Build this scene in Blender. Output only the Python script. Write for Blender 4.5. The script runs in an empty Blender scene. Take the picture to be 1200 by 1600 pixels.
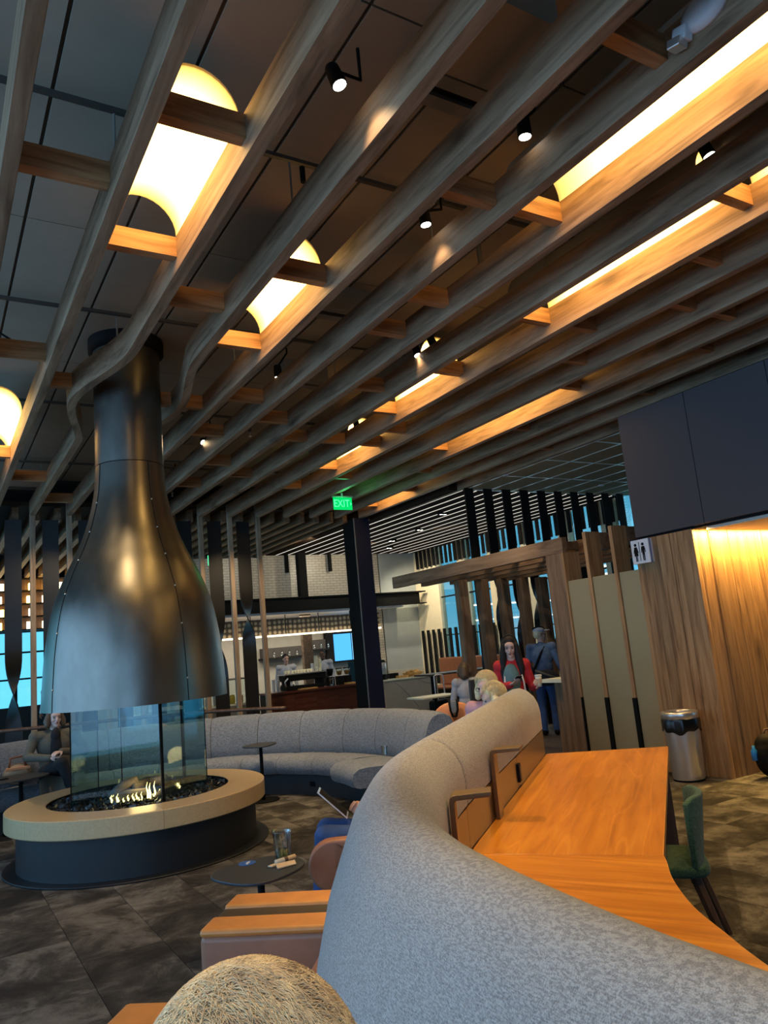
import bpy, bmesh, math, random
from math import sin, cos, pi, radians, atan2, hypot
from mathutils import Vector, Matrix, Quaternion
random.seed(7)
SC = bpy.context.scene
COL = SC.collection

# ------------------------------------------------------------------ camera
EYE = Vector((0, 0, 1.753))
F_PX = 1172.675
PITCH, ROLL, YAW = .176391, -.092258, .555095
def _basis():
    r0 = Vector((cos(YAW), -sin(YAW), 0)); f0 = Vector((sin(YAW), cos(YAW), 0)); u0 = Vector((0, 0, 1))
    fw = f0*cos(PITCH)+u0*sin(PITCH); up = u0*cos(PITCH)-f0*sin(PITCH)
    return r0*cos(ROLL)+up*sin(ROLL), up*cos(ROLL)-r0*sin(ROLL), fw
CR, CU, CF = _basis()
cd = bpy.data.cameras.new('camera'); cam = bpy.data.objects.new('camera', cd); COL.objects.link(cam)
cd.sensor_fit = 'VERTICAL'; cd.sensor_height = 36; cd.sensor_width = 27; cd.lens = F_PX/1600*36
cd.clip_start = .05; cd.clip_end = 200
mw = Matrix((CR, CU, -CF)).transposed().to_4x4(); mw.translation = EYE
cam.matrix_world = mw
SC.camera = cam

# ------------------------------------------------------------------ sky, lights, exposure
w = bpy.data.worlds.new('world'); SC.world = w; w.use_nodes = True
bg = w.node_tree.nodes['Background']; bg.inputs[0].default_value = (.12, .50, .76, 1); bg.inputs[1].default_value = 1.2
vs = SC.view_settings; vs.view_transform = 'Standard'; vs.look = 'None'; vs.gamma = 1; vs.use_curve_mapping = False; vs.exposure = .6
SC.cycles.use_denoising = True; SC.cycles.max_bounces = 6; SC.cycles.diffuse_bounces = 3; SC.cycles.glossy_bounces = 3
SC.cycles.transparent_max_bounces = 12; SC.cycles.sample_clamp_indirect = 6
def area(name, loc, target, sx, sy, power, col):
    l = bpy.data.lights.new(name, 'AREA'); l.shape = 'RECTANGLE'; l.size = sx; l.size_y = sy; l.energy = power; l.color = col
    o = bpy.data.objects.new(name, l); COL.objects.link(o); o.location = loc
    o.rotation_euler = (Vector(target)-Vector(loc)).to_track_quat('-Z', 'Y').to_euler(); return o
def spot(name, loc, target, power, col=(1, .72, .4), ang=70, blend=.6, rad=.04):
    l = bpy.data.lights.new(name, 'SPOT'); l.energy = power; l.color = col; l.spot_size = radians(ang); l.spot_blend = blend; l.shadow_soft_size = rad
    o = bpy.data.objects.new(name, l); COL.objects.link(o); o.location = loc
    o.rotation_euler = (Vector(target)-Vector(loc)).to_track_quat('-Z', 'Y').to_euler(); return o
# daylight coming in through the glazed wall on the left and the one behind the camera
area('daylight_left', (-6.45, 5, 2.6), (3, 5, 1.4), 18, 4.8, 345, (.42, .59, 1))
area('daylight_behind', (-4.0, -6.1, 2.6), (0, 4, 1.2), 4.6, 4.8, 120, (.38, .57, 1))
area('daylight_right', (13.3, 15.0, 2.8), (8, 13, .8), 8, 3.4, 28, (.62, .85, 1))

# ------------------------------------------------------------------ materials
def newmat(name):
    m = bpy.data.materials.new(name); m.use_nodes = True; nt = m.node_tree; b = nt.nodes['Principled BSDF']; return m, nt, b
def ramp(nt, fac, stops):
    r = nt.nodes.new('ShaderNodeValToRGB'); e = r.color_ramp.elements
    e[0].position, e[0].color = stops[0][0], (*stops[0][1], 1); e[1].position, e[1].color = stops[-1][0], (*stops[-1][1], 1)
    for p, c in stops[1:-1]:
        k = e.new(p); k.color = (*c, 1)
    nt.links.new(fac, r.inputs[0]); return r.outputs[0]
def coords(nt, scale=(1, 1, 1), randomize=True):
    tc = nt.nodes.new('ShaderNodeTexCoord'); mp = nt.nodes.new('ShaderNodeMapping'); mp.inputs['Scale'].default_value = scale
    nt.links.new(tc.outputs['Object'], mp.inputs['Vector'])
    if randomize:
        oi = nt.nodes.new('ShaderNodeObjectInfo'); mm = nt.nodes.new('ShaderNodeMath'); mm.operation = 'MULTIPLY'; mm.inputs[1].default_value = 37.
        nt.links.new(oi.outputs['Random'], mm.inputs[0]); nt.links.new(mm.outputs[0], mp.inputs['Location'])
    return mp.outputs[0]
def noise(nt, vec, scale, detail=4, rough=.6, dist=0):
    n = nt.nodes.new('ShaderNodeTexNoise'); n.inputs['Scale'].default_value = scale; n.inputs['Detail'].default_value = detail
    n.inputs['Roughness'].default_value = rough; n.inputs['Distortion'].default_value = dist
    nt.links.new(vec, n.inputs['Vector']); return n.outputs[0]
def mixc(nt, fac, a, b, mode='MIX'):
    n = nt.nodes.new('ShaderNodeMix'); n.data_type = 'RGBA'; n.blend_type = mode
    for s, v in ((n.inputs[0], fac), (n.inputs[6], a), (n.inputs[7], b)):
        if isinstance(v, (int, float)): s.default_value = v
        elif isinstance(v, tuple): s.default_value = (*v, 1)
        else: nt.links.new(v, s)
    return n.outputs[2]
def bump(nt, b, h, strength=.3, dist=.01):
    n = nt.nodes.new('ShaderNodeBump'); n.inputs['Strength'].default_value = strength; n.inputs['Distance'].default_value = dist
    nt.links.new(h, n.inputs['Height']); nt.links.new(n.outputs[0], b.inputs['Normal'])
def vary(nt, col, amt):
    oi = nt.nodes.new('ShaderNodeObjectInfo'); mr = nt.nodes.new('ShaderNodeMapRange'); mr.inputs[3].default_value = 1-amt; mr.inputs[4].default_value = 1+amt
    nt.links.new(oi.outputs['Random'], mr.inputs[0]); hs = nt.nodes.new('ShaderNodeHueSaturation')
    nt.links.new(mr.outputs[0], hs.inputs['Value']); nt.links.new(col, hs.inputs['Color']); return hs.outputs[0]
def plain(name, col, rough=.5, metal=0, var=.06, scale=6, bmp=0, spec=.5, rand=0):
    m, nt, b = newmat(name)
    v = coords(nt); n = noise(nt, v, scale, 5)
    c = ramp(nt, n, [(.3, tuple(x*(1-var) for x in col)), (.7, tuple(min(1, x*(1+var)) for x in col))])
    if rand: c = vary(nt, c, rand)
    nt.links.new(c, b.inputs['Base Color']); b.inputs['Roughness'].default_value = rough; b.inputs['Metallic'].default_value = metal
    b.inputs['Specular IOR Level'].default_value = spec
    if bmp: bump(nt, b, n, bmp, .004)
    return m
def wood(name, dark, mid, light, axis='Y', scale=1., rough=.55, rand=.12, knots=True, spec=.35, rings=0):
    m, nt, b = newmat(name); s = [7, 7, 7]; s['XYZ'.index(axis)] = .55
    v = coords(nt, tuple(x*scale for x in s))
    g = noise(nt, v, 2.2, 7, .62, .6)
    c = ramp(nt, g, [(.32, dark), (.5, mid), (.7, light)])
    if rings:
        v2 = coords(nt, tuple(x*scale*.5 for x in s)); n2 = noise(nt, v2, .8, 2, .5, .3)
        wv = nt.nodes.new('ShaderNodeMath'); wv.operation = 'MULTIPLY'; wv.inputs[1].default_value = rings; nt.links.new(n2, wv.inputs[0])
        sn = nt.nodes.new('ShaderNodeMath'); sn.operation = 'SINE'; nt.links.new(wv.outputs[0], sn.inputs[0])
        rr = ramp(nt, sn.outputs[0], [(.45, (1, 1, 1)), (.95, (1.0, .9, .62))])
        c = mixc(nt, .35, c, rr, 'MULTIPLY')
        li = ramp(nt, sn.outputs[0], [(.86, (0, 0, 0)), (1., (.08, .055, .014))]); c = mixc(nt, 1., c, li, 'ADD')
    if knots:
        sk = [2.2, 2.2, 2.2]; sk['XYZ'.index(axis)] = .9
        vo = nt.nodes.new('ShaderNodeTexVoronoi'); vo.inputs['Scale'].default_value = 1.; nt.links.new(coords(nt, tuple(sk)), vo.inputs['Vector'])
        k = ramp(nt, vo.outputs['Distance'], [(.04, (.22, .19, .17)), (.10, (.6, .55, .52)), (.22, (1, 1, 1))]); c = mixc(nt, .8, c, k, 'MULTIPLY')
    if rand: c = vary(nt, c, rand)
    nt.links.new(c, b.inputs['Base Color']); b.inputs['Roughness'].default_value = rough; b.inputs['Specular IOR Level'].default_value = spec
    bump(nt, b, g, .15, .004); return m
def fabric(name, col, col2, scale=220, rough=.95):
    m, nt, b = newmat(name); n1 = noise(nt, coords(nt, (1, 1, .18)), scale, 2, .5); n2 = noise(nt, coords(nt, (.18, .18, 1)), scale, 2, .5)
    n3 = noise(nt, coords(nt), 2.5, 3)
    a = mixc(nt, .5, ramp(nt, n1, [(.40, (0, 0, 0)), (.60, (1, 1, 1))]), ramp(nt, n2, [(.40, (0, 0, 0)), (.60, (1, 1, 1))])); c = ramp(nt, a, [(.1, col), (.9, col2)]); c = mixc(nt, .25, c, ramp(nt, n3, [(.3, (.6, .6, .6)), (.7, (1, 1, 1))]), 'MULTIPLY')
    nt.links.new(c, b.inputs['Base Color']); b.inputs['Roughness'].default_value = rough; b.inputs['Specular IOR Level'].default_value = .15
    b.inputs['Sheen Weight'].default_value = .15; bump(nt, b, a, .4, .003); return m
def emis(name, col, strength):
    m = bpy.data.materials.new(name); m.use_nodes = True; nt = m.node_tree; nt.nodes.remove(nt.nodes['Principled BSDF'])
    e = nt.nodes.new('ShaderNodeEmission'); e.inputs[0].default_value = (*col, 1); e.inputs[1].default_value = strength
    nt.links.new(e.outputs[0], nt.nodes['Material Output'].inputs[0]); return m
def glass(name, tint=(.85, .95, .95), refl=.12, rough=.02, blend=.35, top=.7):
    m = bpy.data.materials.new(name); m.use_nodes = True; nt = m.node_tree; nt.nodes.remove(nt.nodes['Principled BSDF'])
    t = nt.nodes.new('ShaderNodeBsdfTransparent'); t.inputs[0].default_value = (*tint, 1); g = nt.nodes.new('ShaderNodeBsdfGlossy'); g.inputs['Roughness'].default_value = rough
    lw = nt.nodes.new('ShaderNodeLayerWeight'); lw.inputs[0].default_value = blend
    mr = nt.nodes.new('ShaderNodeMapRange'); mr.inputs[3].default_value = refl; mr.inputs[4].default_value = top; nt.links.new(lw.outputs['Fresnel'], mr.inputs[0])
    mx = nt.nodes.new('ShaderNodeMixShader'); nt.links.new(mr.outputs[0], mx.inputs[0]); nt.links.new(t.outputs[0], mx.inputs[1]); nt.links.new(g.outputs[0], mx.inputs[2])
    nt.links.new(mx.outputs[0], nt.nodes['Material Output'].inputs[0]); return m

M = {}
M['beam'] = wood('weathered_oak', (.145, .088, .05), (.295, .18, .103), (.41, .27, .165), 'Y', 1, .6, .10)
M['block'] = wood('fir_block', (.22, .10, .04), (.40, .20, .085), (.55, .30, .14), 'X', 1, .5, .12, False)
M['post'] = wood('oak_post', (.22, .14, .09), (.34, .235, .15), (.45, .33, .22), 'Z', 1, .55, .10)
M['table'] = wood('table_veneer', (.50, .17, .012), (.60, .215, .018), (.68, .27, .03), 'Y', .8, .33, .05, False, .45, 60)
M['plank'] = wood('wall_plank', (.16, .078, .03), (.33, .18, .075), (.44, .265, .125), 'Z', 1, .5, .20)
M['darkwood'] = wood('dark_board', (.03, .02, .014), (.06, .04, .027), (.10, .068, .045), 'Y', 1, .5, .15, False)
M['pergola'] = wood('pergola_oak', (.12, .07, .038), (.215, .13, .072), (.30, .19, .11), 'Y', 1, .55, .08)
M['pergola_z'] = wood('pergola_post_oak', (.12, .07, .038), (.215, .13, .072), (.30, .19, .11), 'Z', 1, .55, .08)
M['finwood'] = wood('orange_fin', (.25, .13, .05), (.38, .21, .09), (.5, .3, .14), 'Z', 1, .5, .05, False)
M['red'] = wood('bar_front', (.075, .022, .012), (.12, .034, .018), (.16, .05, .026), 'X', 1, .4, .05, False)
M['ceil'] = plain('ceiling_panel', (.34, .285, .215), .85, 0, .05, 3, 0, .2, .04)
M['tileceil'] = plain('tile_ceiling', (.34, .29, .19), .9, 0, .05, 3, 0, .05, .05)
M['slat'] = plain('ceiling_slat', (.040, .026, .018), 1, 0, .1, 5, 0, .02)
M['seam'] = plain('white_seam', (.95, .93, .86), .3, .5)
M['black'] = plain('black_metal', (.006, .006, .006), .75, 0, .1, 6, 0, .15)
M['navy'] = plain('navy_steel', (.012, .011, .010), .42, .0, .1, 6, 0, .35)
M['blue'] = plain('navy_panel', (.008, .010, .035), .5)
M['soffit'] = plain('charcoal_panel', (.055, .053, .060), .75, 0, .05, 40)
M['bronze'] = plain('bronze_metal', (.21, .135, .065), .40, .7, .08, 20)
M['gold'] = plain('champagne_panel', (.36, .285, .15), .5, .2, .04, 60)
M['grey'] = plain('grey_metal', (.25, .24, .22), .5, .4)
M['steel'] = plain('brushed_steel', (.80, .78, .75), .30, .85, .05)
M['white'] = plain('white_plastic', (.72, .72, .74), .45)
M['wall'] = plain('painted_wall', (.52, .49, .42), .8, 0, .03)
M['cream'] = plain('cream_wall', (.80, .68, .46), .8, 0, .03)
M['paleblue'] = plain('pale_wall', (.42, .46, .46), .7, 0, .03)
M['dark'] = plain('dark_paint', (.035, .03, .027), .8)
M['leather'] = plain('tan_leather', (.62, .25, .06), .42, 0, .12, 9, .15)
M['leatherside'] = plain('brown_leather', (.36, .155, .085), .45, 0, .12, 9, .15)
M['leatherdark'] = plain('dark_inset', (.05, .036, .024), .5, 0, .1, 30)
M['sofa'] = fabric('grey_weave', (.21, .206, .20), (.44, .43, .415), 430)
M['sofa2'] = fabric('grey_upholstery', (.13, .14, .155), (.25, .265, .285), 160)
M['plinth'] = plain('sofa_plinth', (.035, .04, .045), .8)
M['green'] = fabric('green_wool', (.03, .075, .045), (.07, .14, .085), 200)
M['walnut'] = wood('walnut_leg', (.06, .03, .018), (.10, .055, .033), (.15, .085, .05), 'Z', 1, .45, .05, False)
M['ring'] = plain('stone_ledge', (.50, .36, .19), .35, 0, .10, 45)
M['drum'] = plain('blue_black_drum', (.009, .011, .013), .5, .0)
M['coal'] = plain('coal', (.022, .022, .022), .35, 0, .4, 30, .4)
M['log'] = plain('ceramic_log', (.10, .08, .065), .8, 0, .4, 20, .5)
M['flame'] = emis('flame', (1, .62, .18), 5)
M['lamp'] = emis('lamp_lens', (1, .93, .78), 9)
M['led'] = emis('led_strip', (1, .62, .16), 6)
M['slatglow'] = emis('slat_line_glow', (1, .93, .82), .55)  # own glow put into the pale lines between the slats
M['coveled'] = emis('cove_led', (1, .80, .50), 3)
M['exitbg'] = emis('exit_green', (.0, .46, .09), 1.15)
M['exitlt'] = emis('exit_letters', (.10, .9, .38), 1.0)
M['screen'] = emis('screen_blue', (.08, .42, .95), 1.0)
M['screen2'] = emis('screen_pale', (.25, .62, .95), 1.0)
M['redscreen'] = emis('screen_red', (.9, .12, .1), .8)
M['glass'] = glass('fire_glass', (.78, .92, .94), .035, .02, .2, .4)
M['pane'] = glass('window_pane', (.94, 1, 1), .03)
M['cupglass'] = glass('clear_cup', (.93, .96, .95), .08)
M['marble'] = plain('marble', (.42, .38, .31), .35, 0, .10, 2.2)
M['skin'] = plain('skin', (.58, .34, .25), .55, 0, .08, 14, 0, .35)
M['skinpale'] = plain('pale_skin', (.66, .44, .36), .55, 0, .07, 14, 0, .35)
M['skindark'] = plain('dark_skin', (.12, .06, .04), .5, 0, .08, 14, 0, .35)
M['lips'] = plain('lips', (.42, .12, .11), .5)
M['eye'] = plain('dark_eye', (.02, .015, .012), .3)
M['hairblack'] = plain('black_hair', (.010, .008, .008), .75, 0, .4, 60, .3)
M['hairbrown'] = plain('brown_hair', (.10, .06, .03), .5, 0, .4, 60, .3)
M['hairblond'] = plain('blond_hair', (.85, .66, .36), .5, 0, .25, 60, .3)
M['hairgrey'] = plain('grey_blond_hair', (.86, .59, .33), .55, 0, .3, 40, .0, .5, .0)
M['olive'] = plain('olive_jacket', (.115, .10, .072), .85, 0, .12, 12, .2)
M['blackcloth'] = plain('black_cloth', (.012, .012, .014), .9, 0, .2, 12)
M['redcloth'] = plain('red_jacket', (.55, .022, .03), .75, 0, .12, 10, .2)
M['teal'] = plain('teal_top', (.12, .23, .235), .85, 0, .1, 14)
M['jean'] = plain('blue_jeans', (.03, .07, .19), .85, 0, .25, 10, .2)
M['denimshirt'] = plain('denim_shirt', (.085, .12, .185), .85, 0, .3, 9, .2)
M['greyshirt'] = plain('pale_grey_shirt', (.45, .46, .50), .85, 0, .15, 9, .2)
M['greyhood'] = fabric('grey_hoodie', (.16, .19, .24), (.27, .30, .36), 150)
M['pink'] = plain('pink_shirt', (.62, .32, .34), .8)
M['tan'] = plain('tan_bag', (.42, .27, .15), .6, 0, .1, 9)
M['paper'] = plain('kraft_paper', (.62, .47, .30), .8, 0, .08, 30)
M['yellow'] = plain('yellow_box', (.75, .50, .06), .6)
M['orange'] = plain('orange_shell', (.68, .27, .11), .5, 0, .06, 6)
M['bread'] = plain('bread', (.62, .33, .09), .7, 0, .25, 12, .3)
M['creamcup'] = plain('cream_cup', (.80, .76, .56), .5)
M['stickerblue'] = plain('sticker_blue', (.03, .12, .38), .5)
M['brownseat'] = plain('brown_leather_seat', (.22, .075, .03), .5, 0, .15, 8)
M['slate'] = plain('dark_table_top', (.035, .038, .042), .4, 0, .06, 30)
M['stripewhite'] = plain('white_trim_cloth', (.75, .70, .70), .8)

def hood_mat():
    m, nt, b = newmat('patinated_steel'); v = coords(nt, (1, 1, .5), False)
    n = noise(nt, v, 2.2, 5, .6); c = ramp(nt, n, [(.3, (.155, .145, .125)), (.7, (.23, .215, .185))])
    nt.links.new(c, b.inputs['Base Color']); b.inputs['Metallic'].default_value = 1.
    r = ramp(nt, noise(nt, v, 5, 6), [(.3, (.30, .30, .30)), (.7, (.40, .40, .40))]); nt.links.new(r, b.inputs['Roughness']); return m
M['hood'] = hood_mat()
def carpet_mat():
    m, nt, b = newmat('carpet_pile'); v = coords(nt, (1, 1, 1))
    n = noise(nt, v, 1.9, 8, .68, .4); n2 = noise(nt, v, 230, 2)
    c = ramp(nt, n, [(.38, (.045, .041, .037)), (.49, (.085, .078, .068)), (.56, (.165, .152, .132)), (.68, (.25, .232, .205))])
    c = mixc(nt, .6, c, ramp(nt, n2, [(.3, (.45, .45, .45)), (.7, (1, 1, 1))]), 'MULTIPLY'); c = vary(nt, c, .18)
    nt.links.new(c, b.inputs['Base Color']); b.inputs['Roughness'].default_value = 1; b.inputs['Specular IOR Level'].default_value = .05
    bump(nt, b, n2, .5, .004); return m
M['carpet'] = carpet_mat()
def brick_mat():
    m, nt, b = newmat('white_tile_far'); tc = nt.nodes.new('ShaderNodeTexCoord'); mp = nt.nodes.new('ShaderNodeMapping'); mp.inputs['Rotation'].default_value = (pi/2, 0, 0)
    nt.links.new(tc.outputs['Object'], mp.inputs[0]); t = nt.nodes.new('ShaderNodeTexBrick'); t.inputs['Scale'].default_value = 1.
    t.inputs['Color1'].default_value = (.52, .47, .39, 1); t.inputs['Color2'].default_value = (.58, .53, .44, 1); t.inputs['Mortar'].default_value = (.30, .27, .22, 1)
    t.inputs['Mortar Size'].default_value = .008; t.inputs['Brick Width'].default_value = .22; t.inputs['Row Height'].default_value = .075
    nt.links.new(mp.outputs[0], t.inputs['Vector']); nt.links.new(t.outputs[0], b.inputs['Base Color']); b.inputs['Roughness'].default_value = .35; return m
M['brick'] = brick_mat()
def vault_mat():
    m = bpy.data.materials.new('lit_diffuser'); m.use_nodes = True; nt = m.node_tree; nt.nodes.remove(nt.nodes['Principled BSDF'])
    e = nt.nodes.new('ShaderNodeEmission'); tc = nt.nodes.new('ShaderNodeTexCoord'); sp = nt.nodes.new('ShaderNodeSeparateXYZ'); nt.links.new(tc.outputs['Generated'], sp.inputs[0])
    mth = nt.nodes.new('ShaderNodeMath'); mth.operation = 'PINGPONG'; mth.inputs[1].default_value = .5; nt.links.new(sp.outputs['Y'], mth.inputs[0])
    c = ramp(nt, mth.outputs[0], [(.0, (1, .57, .12)), (.2, (1, .60, .19))]); s = ramp(nt, mth.outputs[0], [(.0, (.13, .13, .13)), (.22, (1, 1, 1))])
    mm = nt.nodes.new('ShaderNodeMath'); mm.operation = 'MULTIPLY'; mm.inputs[1].default_value = 6.5; nt.links.new(s, mm.inputs[0])
    nt.links.new(c, e.inputs[0]); nt.links.new(mm.outputs[0], e.inputs[1]); nt.links.new(e.outputs[0], nt.nodes['Material Output'].inputs[0]); return m
M['vault'] = vault_mat()

# ------------------------------------------------------------------ mesh helpers
W = {}                                   # world position of each parent's origin
class MB:
    def __init__(s, xf=None): s.v = []; s.f = []; s.xf = xf
    def add(s, vs, fs):
        n = len(s.v); s.v += [(s.xf @ Vector(p)) if s.xf else Vector(p) for p in vs]; s.f += [[i+n for i in f] for f in fs]; return s
    def box(s, x0, x1, y0, y1, z0, z1):
        return s.add([(x0, y0, z0), (x1, y0, z0), (x1, y1, z0), (x0, y1, z0), (x0, y0, z1), (x1, y0, z1), (x1, y1, z1), (x0, y1, z1)],
                     [(3, 2, 1, 0), (4, 5, 6, 7), (0, 1, 5, 4), (1, 2, 6, 5), (2, 3, 7, 6), (3, 0, 4, 7)])
    def obox(s, c, size, rz=0, rx=0, ry=0):
        m = Matrix.Translation(c) @ Matrix.Rotation(rz, 4, 'Z') @ Matrix.Rotation(rx, 4, 'X') @ Matrix.Rotation(ry, 4, 'Y'); a, b, d = (q/2 for q in size)
        return s.add([m @ Vector(p) for p in [(-a, -b, -d), (a, -b, -d), (a, b, -d), (-a, b, -d), (-a, -b, d), (a, -b, d), (a, b, d), (-a, b, d)]],
                     [(3, 2, 1, 0), (4, 5, 6, 7), (0, 1, 5, 4), (1, 2, 6, 5), (2, 3, 7, 6), (3, 0, 4, 7)])
    def prism(s, poly, z0, z1):
        n = len(poly); return s.add([(x, y, z0) for x, y in poly]+[(x, y, z1) for x, y in poly],
            [list(range(n))[::-1], list(range(n, 2*n))]+[(i, (i+1) % n, n+(i+1) % n, n+i) for i in range(n)])
    def lathe(s, prof, c=(0, 0, 0), n=32, caps=True, a0=0, a1=2*pi):
        full = abs(a1-a0-2*pi) < 1e-6; m = n if full else n+1; vs = []; fs = []
        for r, z in prof:
            for i in range(m):
                a = a0+(a1-a0)*i/n; vs.append((c[0]+r*cos(a), c[1]+r*sin(a), c[2]+z))
        for j in range(len(prof)-1):
            for i in range(n):
                k = (i+1) % m if full else i+1; fs.append((j*m+i, j*m+k, (j+1)*m+k, (j+1)*m+i))
        if caps and full:
            if prof[0][0] > 1e-4: fs.append(list(range(m))[::-1])
            if prof[-1][0] > 1e-4: fs.append([(len(prof)-1)*m+i for i in range(m)])
        if not full and caps:
            fs.append([j*m for j in range(len(prof))]); fs.append([j*m+n for j in range(len(prof))][::-1])
        return s.add(vs, fs)
    def tube(s, pts, r, n=8, caps=True):
        pts = [Vector(p) for p in pts]; rr = r if isinstance(r, (list, tuple)) else [r]*len(pts); vs = []; fs = []
        up = None
        for i, p in enumerate(pts):
            t = (pts[min(i+1, len(pts)-1)]-pts[max(i-1, 0)]).normalized()
            if up is None: up = Vector((0, 0, 1)) if abs(t.z) < .9 else Vector((0, 1, 0))
            a = t.cross(up).normalized(); b = a.cross(t).normalized(); up = b
            for k in range(n): q = 2*pi*k/n; vs.append(p+(a*cos(q)+b*sin(q))*rr[i])
        for i in range(len(pts)-1):
            for k in range(n): fs.append((i*n+k, i*n+(k+1) % n, (i+1)*n+(k+1) % n, (i+1)*n+k))
        if caps: fs.append(list(range(n))[::-1]); fs.append([(len(pts)-1)*n+k for k in range(n)])
        return s.add(vs, fs)
    def ell(s, c, r, rot=None, n=14, m=9):
        R = rot.to_4x4() if rot else Matrix.Identity(4); T = Matrix.Translation(c) @ R; vs = [T @ Vector((0, 0, -r[2]))]; fs = []
        for j in range(1, m):
            t = -pi/2+pi*j/m
            for i in range(n): a = 2*pi*i/n; vs.append(T @ Vector((r[0]*cos(t)*cos(a), r[1]*cos(t)*sin(a), r[2]*sin(t))))
        vs.append(T @ Vector((0, 0, r[2]))); L = len(vs)-1
        for i in range(n): fs.append((0, 1+(i+1) % n, 1+i)); fs.append((L, 1+(m-2)*n+i, 1+(m-2)*n+(i+1) % n))
        for j in range(m-2):
            for i in range(n): fs.append((1+j*n+i, 1+j*n+(i+1) % n, 1+(j+1)*n+(i+1) % n, 1+(j+1)*n+i))
        return s.add(vs, fs)
    def cap(s, a, b, ra, rb, n=10):
        a, b = Vector(a), Vector(b); d = (b-a); L = d.length; d.normalize(); pts = []; rr = []
        for q in (-.98, -.7, -.3): pts.append(a+d*ra*q); rr.append(ra*math.sqrt(1-q*q))
        pts.append(a); rr.append(ra); pts.append(b); rr.append(rb)
        for q in (.3, .7, .98): pts.append(b+d*rb*q); rr.append(rb*math.sqrt(1-q*q))
        return s.tube(pts, rr, n)
    def grid(s, rows, close_u=False):
        m = len(rows[0]); vs = [p for r in rows for p in r]; fs = []
        for j in range(len(rows)-1):
            for i in range(m if close_u else m-1): k = (i+1) % m; fs.append((j*m+i, j*m+k, (j+1)*m+k, (j+1)*m+i))
        return s.add(vs, fs)
def link(o): COL.objects.link(o); return o
def tag(o, label=None, cat=None, group=None, kind=None):
    if label: o['label'] = label
    if cat: o['category'] = cat
    if group: o['group'] = group
    if kind: o['kind'] = kind
    return o
def build(mb, name, mat, parent=None, smooth=False, bev=0, seg=2, origin=None, fixn=True):
    o0 = W[parent.name] if parent else (Vector(origin) if origin else Vector((0, 0, 0)))
    if origin and parent: o0 = Vector(origin)
    me = bpy.data.meshes.new(name); me.from_pydata([v-o0 for v in mb.v], [], mb.f); me.materials.append(M[mat] if isinstance(mat, str) else mat)
    if fixn:
        bm = bmesh.new(); bm.from_mesh(me); bmesh.ops.recalc_face_normals(bm, faces=bm.faces); bm.to_mesh(me); bm.free()
    if smooth:
        for p in me.polygons: p.use_smooth = True
    o = link(bpy.data.objects.new(name, me)); W[o.name] = o0
    if parent: o.parent = parent; o.location = o0-W[parent.name]
    else: o.location = o0
    if bev:
        b = o.modifiers.new('bevel', 'BEVEL'); b.width = bev; b.segments = seg; b.limit_method = 'ANGLE'; b.angle_limit = radians(40)
        if smooth is False:
            for p in me.polygons: p.use_smooth = True
            o.modifiers.new('wn', 'WEIGHTED_NORMAL')
    return o
def thing(name, label, cat, loc=(0, 0, 0), group=None):
    o = link(bpy.data.objects.new(name, None)); o.empty_display_size = .1; o.location = loc; W[o.name] = Vector(loc); return tag(o, label, cat, group)
def remesh(mb, name, mat, parent, voxel=.012, smooth=2, kind=None):
    o = build(mb, name, mat, parent, True)
    r = o.modifiers.new('r', 'REMESH'); r.mode = 'VOXEL'; r.voxel_size = voxel
    s = o.modifiers.new('s', 'SMOOTH'); s.iterations = smooth; s.factor = .5
    dg = bpy.context.evaluated_depsgraph_get(); me = bpy.data.meshes.new_from_object(o.evaluated_get(dg)); o.modifiers.clear(); old = o.data; o.data = me; bpy.data.meshes.remove(old)
    if not me.materials: me.materials.append(M[mat])
    for p in me.polygons: p.use_smooth = True
    return o
def dup(root, loc, label=None, rz=0):
    r = root.copy(); link(r); W[r.name] = Vector(loc); r.location = loc; r.rotation_euler.z = root.rotation_euler.z+rz
    if label: r['label'] = label
    for ch in list(root.children):
        c = ch.copy(); link(c); c.parent = r
        for g in ch.children: d = g.copy(); link(d); d.parent = c
    return r
def struct(mb, name, mat, parent=None, **k):
    o = build(mb, name, mat, parent, **k)
    if not parent: o['kind'] = 'structure'
    return o
def text_mesh(body, size, mat4, name, mat, parent, ext=.004):
    cu = bpy.data.curves.new('t', 'FONT'); cu.body = body; cu.size = size; cu.extrude = ext; cu.align_x = 'CENTER'; cu.align_y = 'CENTER'
    t = bpy.data.objects.new('t', cu); link(t); dg = bpy.context.evaluated_depsgraph_get(); me = bpy.data.meshes.new_from_object(t.evaluated_get(dg))
    bpy.data.objects.remove(t); m4 = Matrix.Translation(-W[parent.name]) @ mat4; me.transform(m4); me.materials.clear(); me.materials.append(M[mat]); me.name = name
    o = link(bpy.data.objects.new(name, me)); o.parent = parent; W[o.name] = W[parent.name]; return o
ORD = ['first', 'second', 'third', 'fourth', 'fifth', 'sixth', 'seventh', 'eighth', 'ninth', 'tenth', 'eleventh', 'twelfth', 'thirteenth', 'fourteenth', 'fifteenth', 'sixteenth', 'seventeenth']

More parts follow.
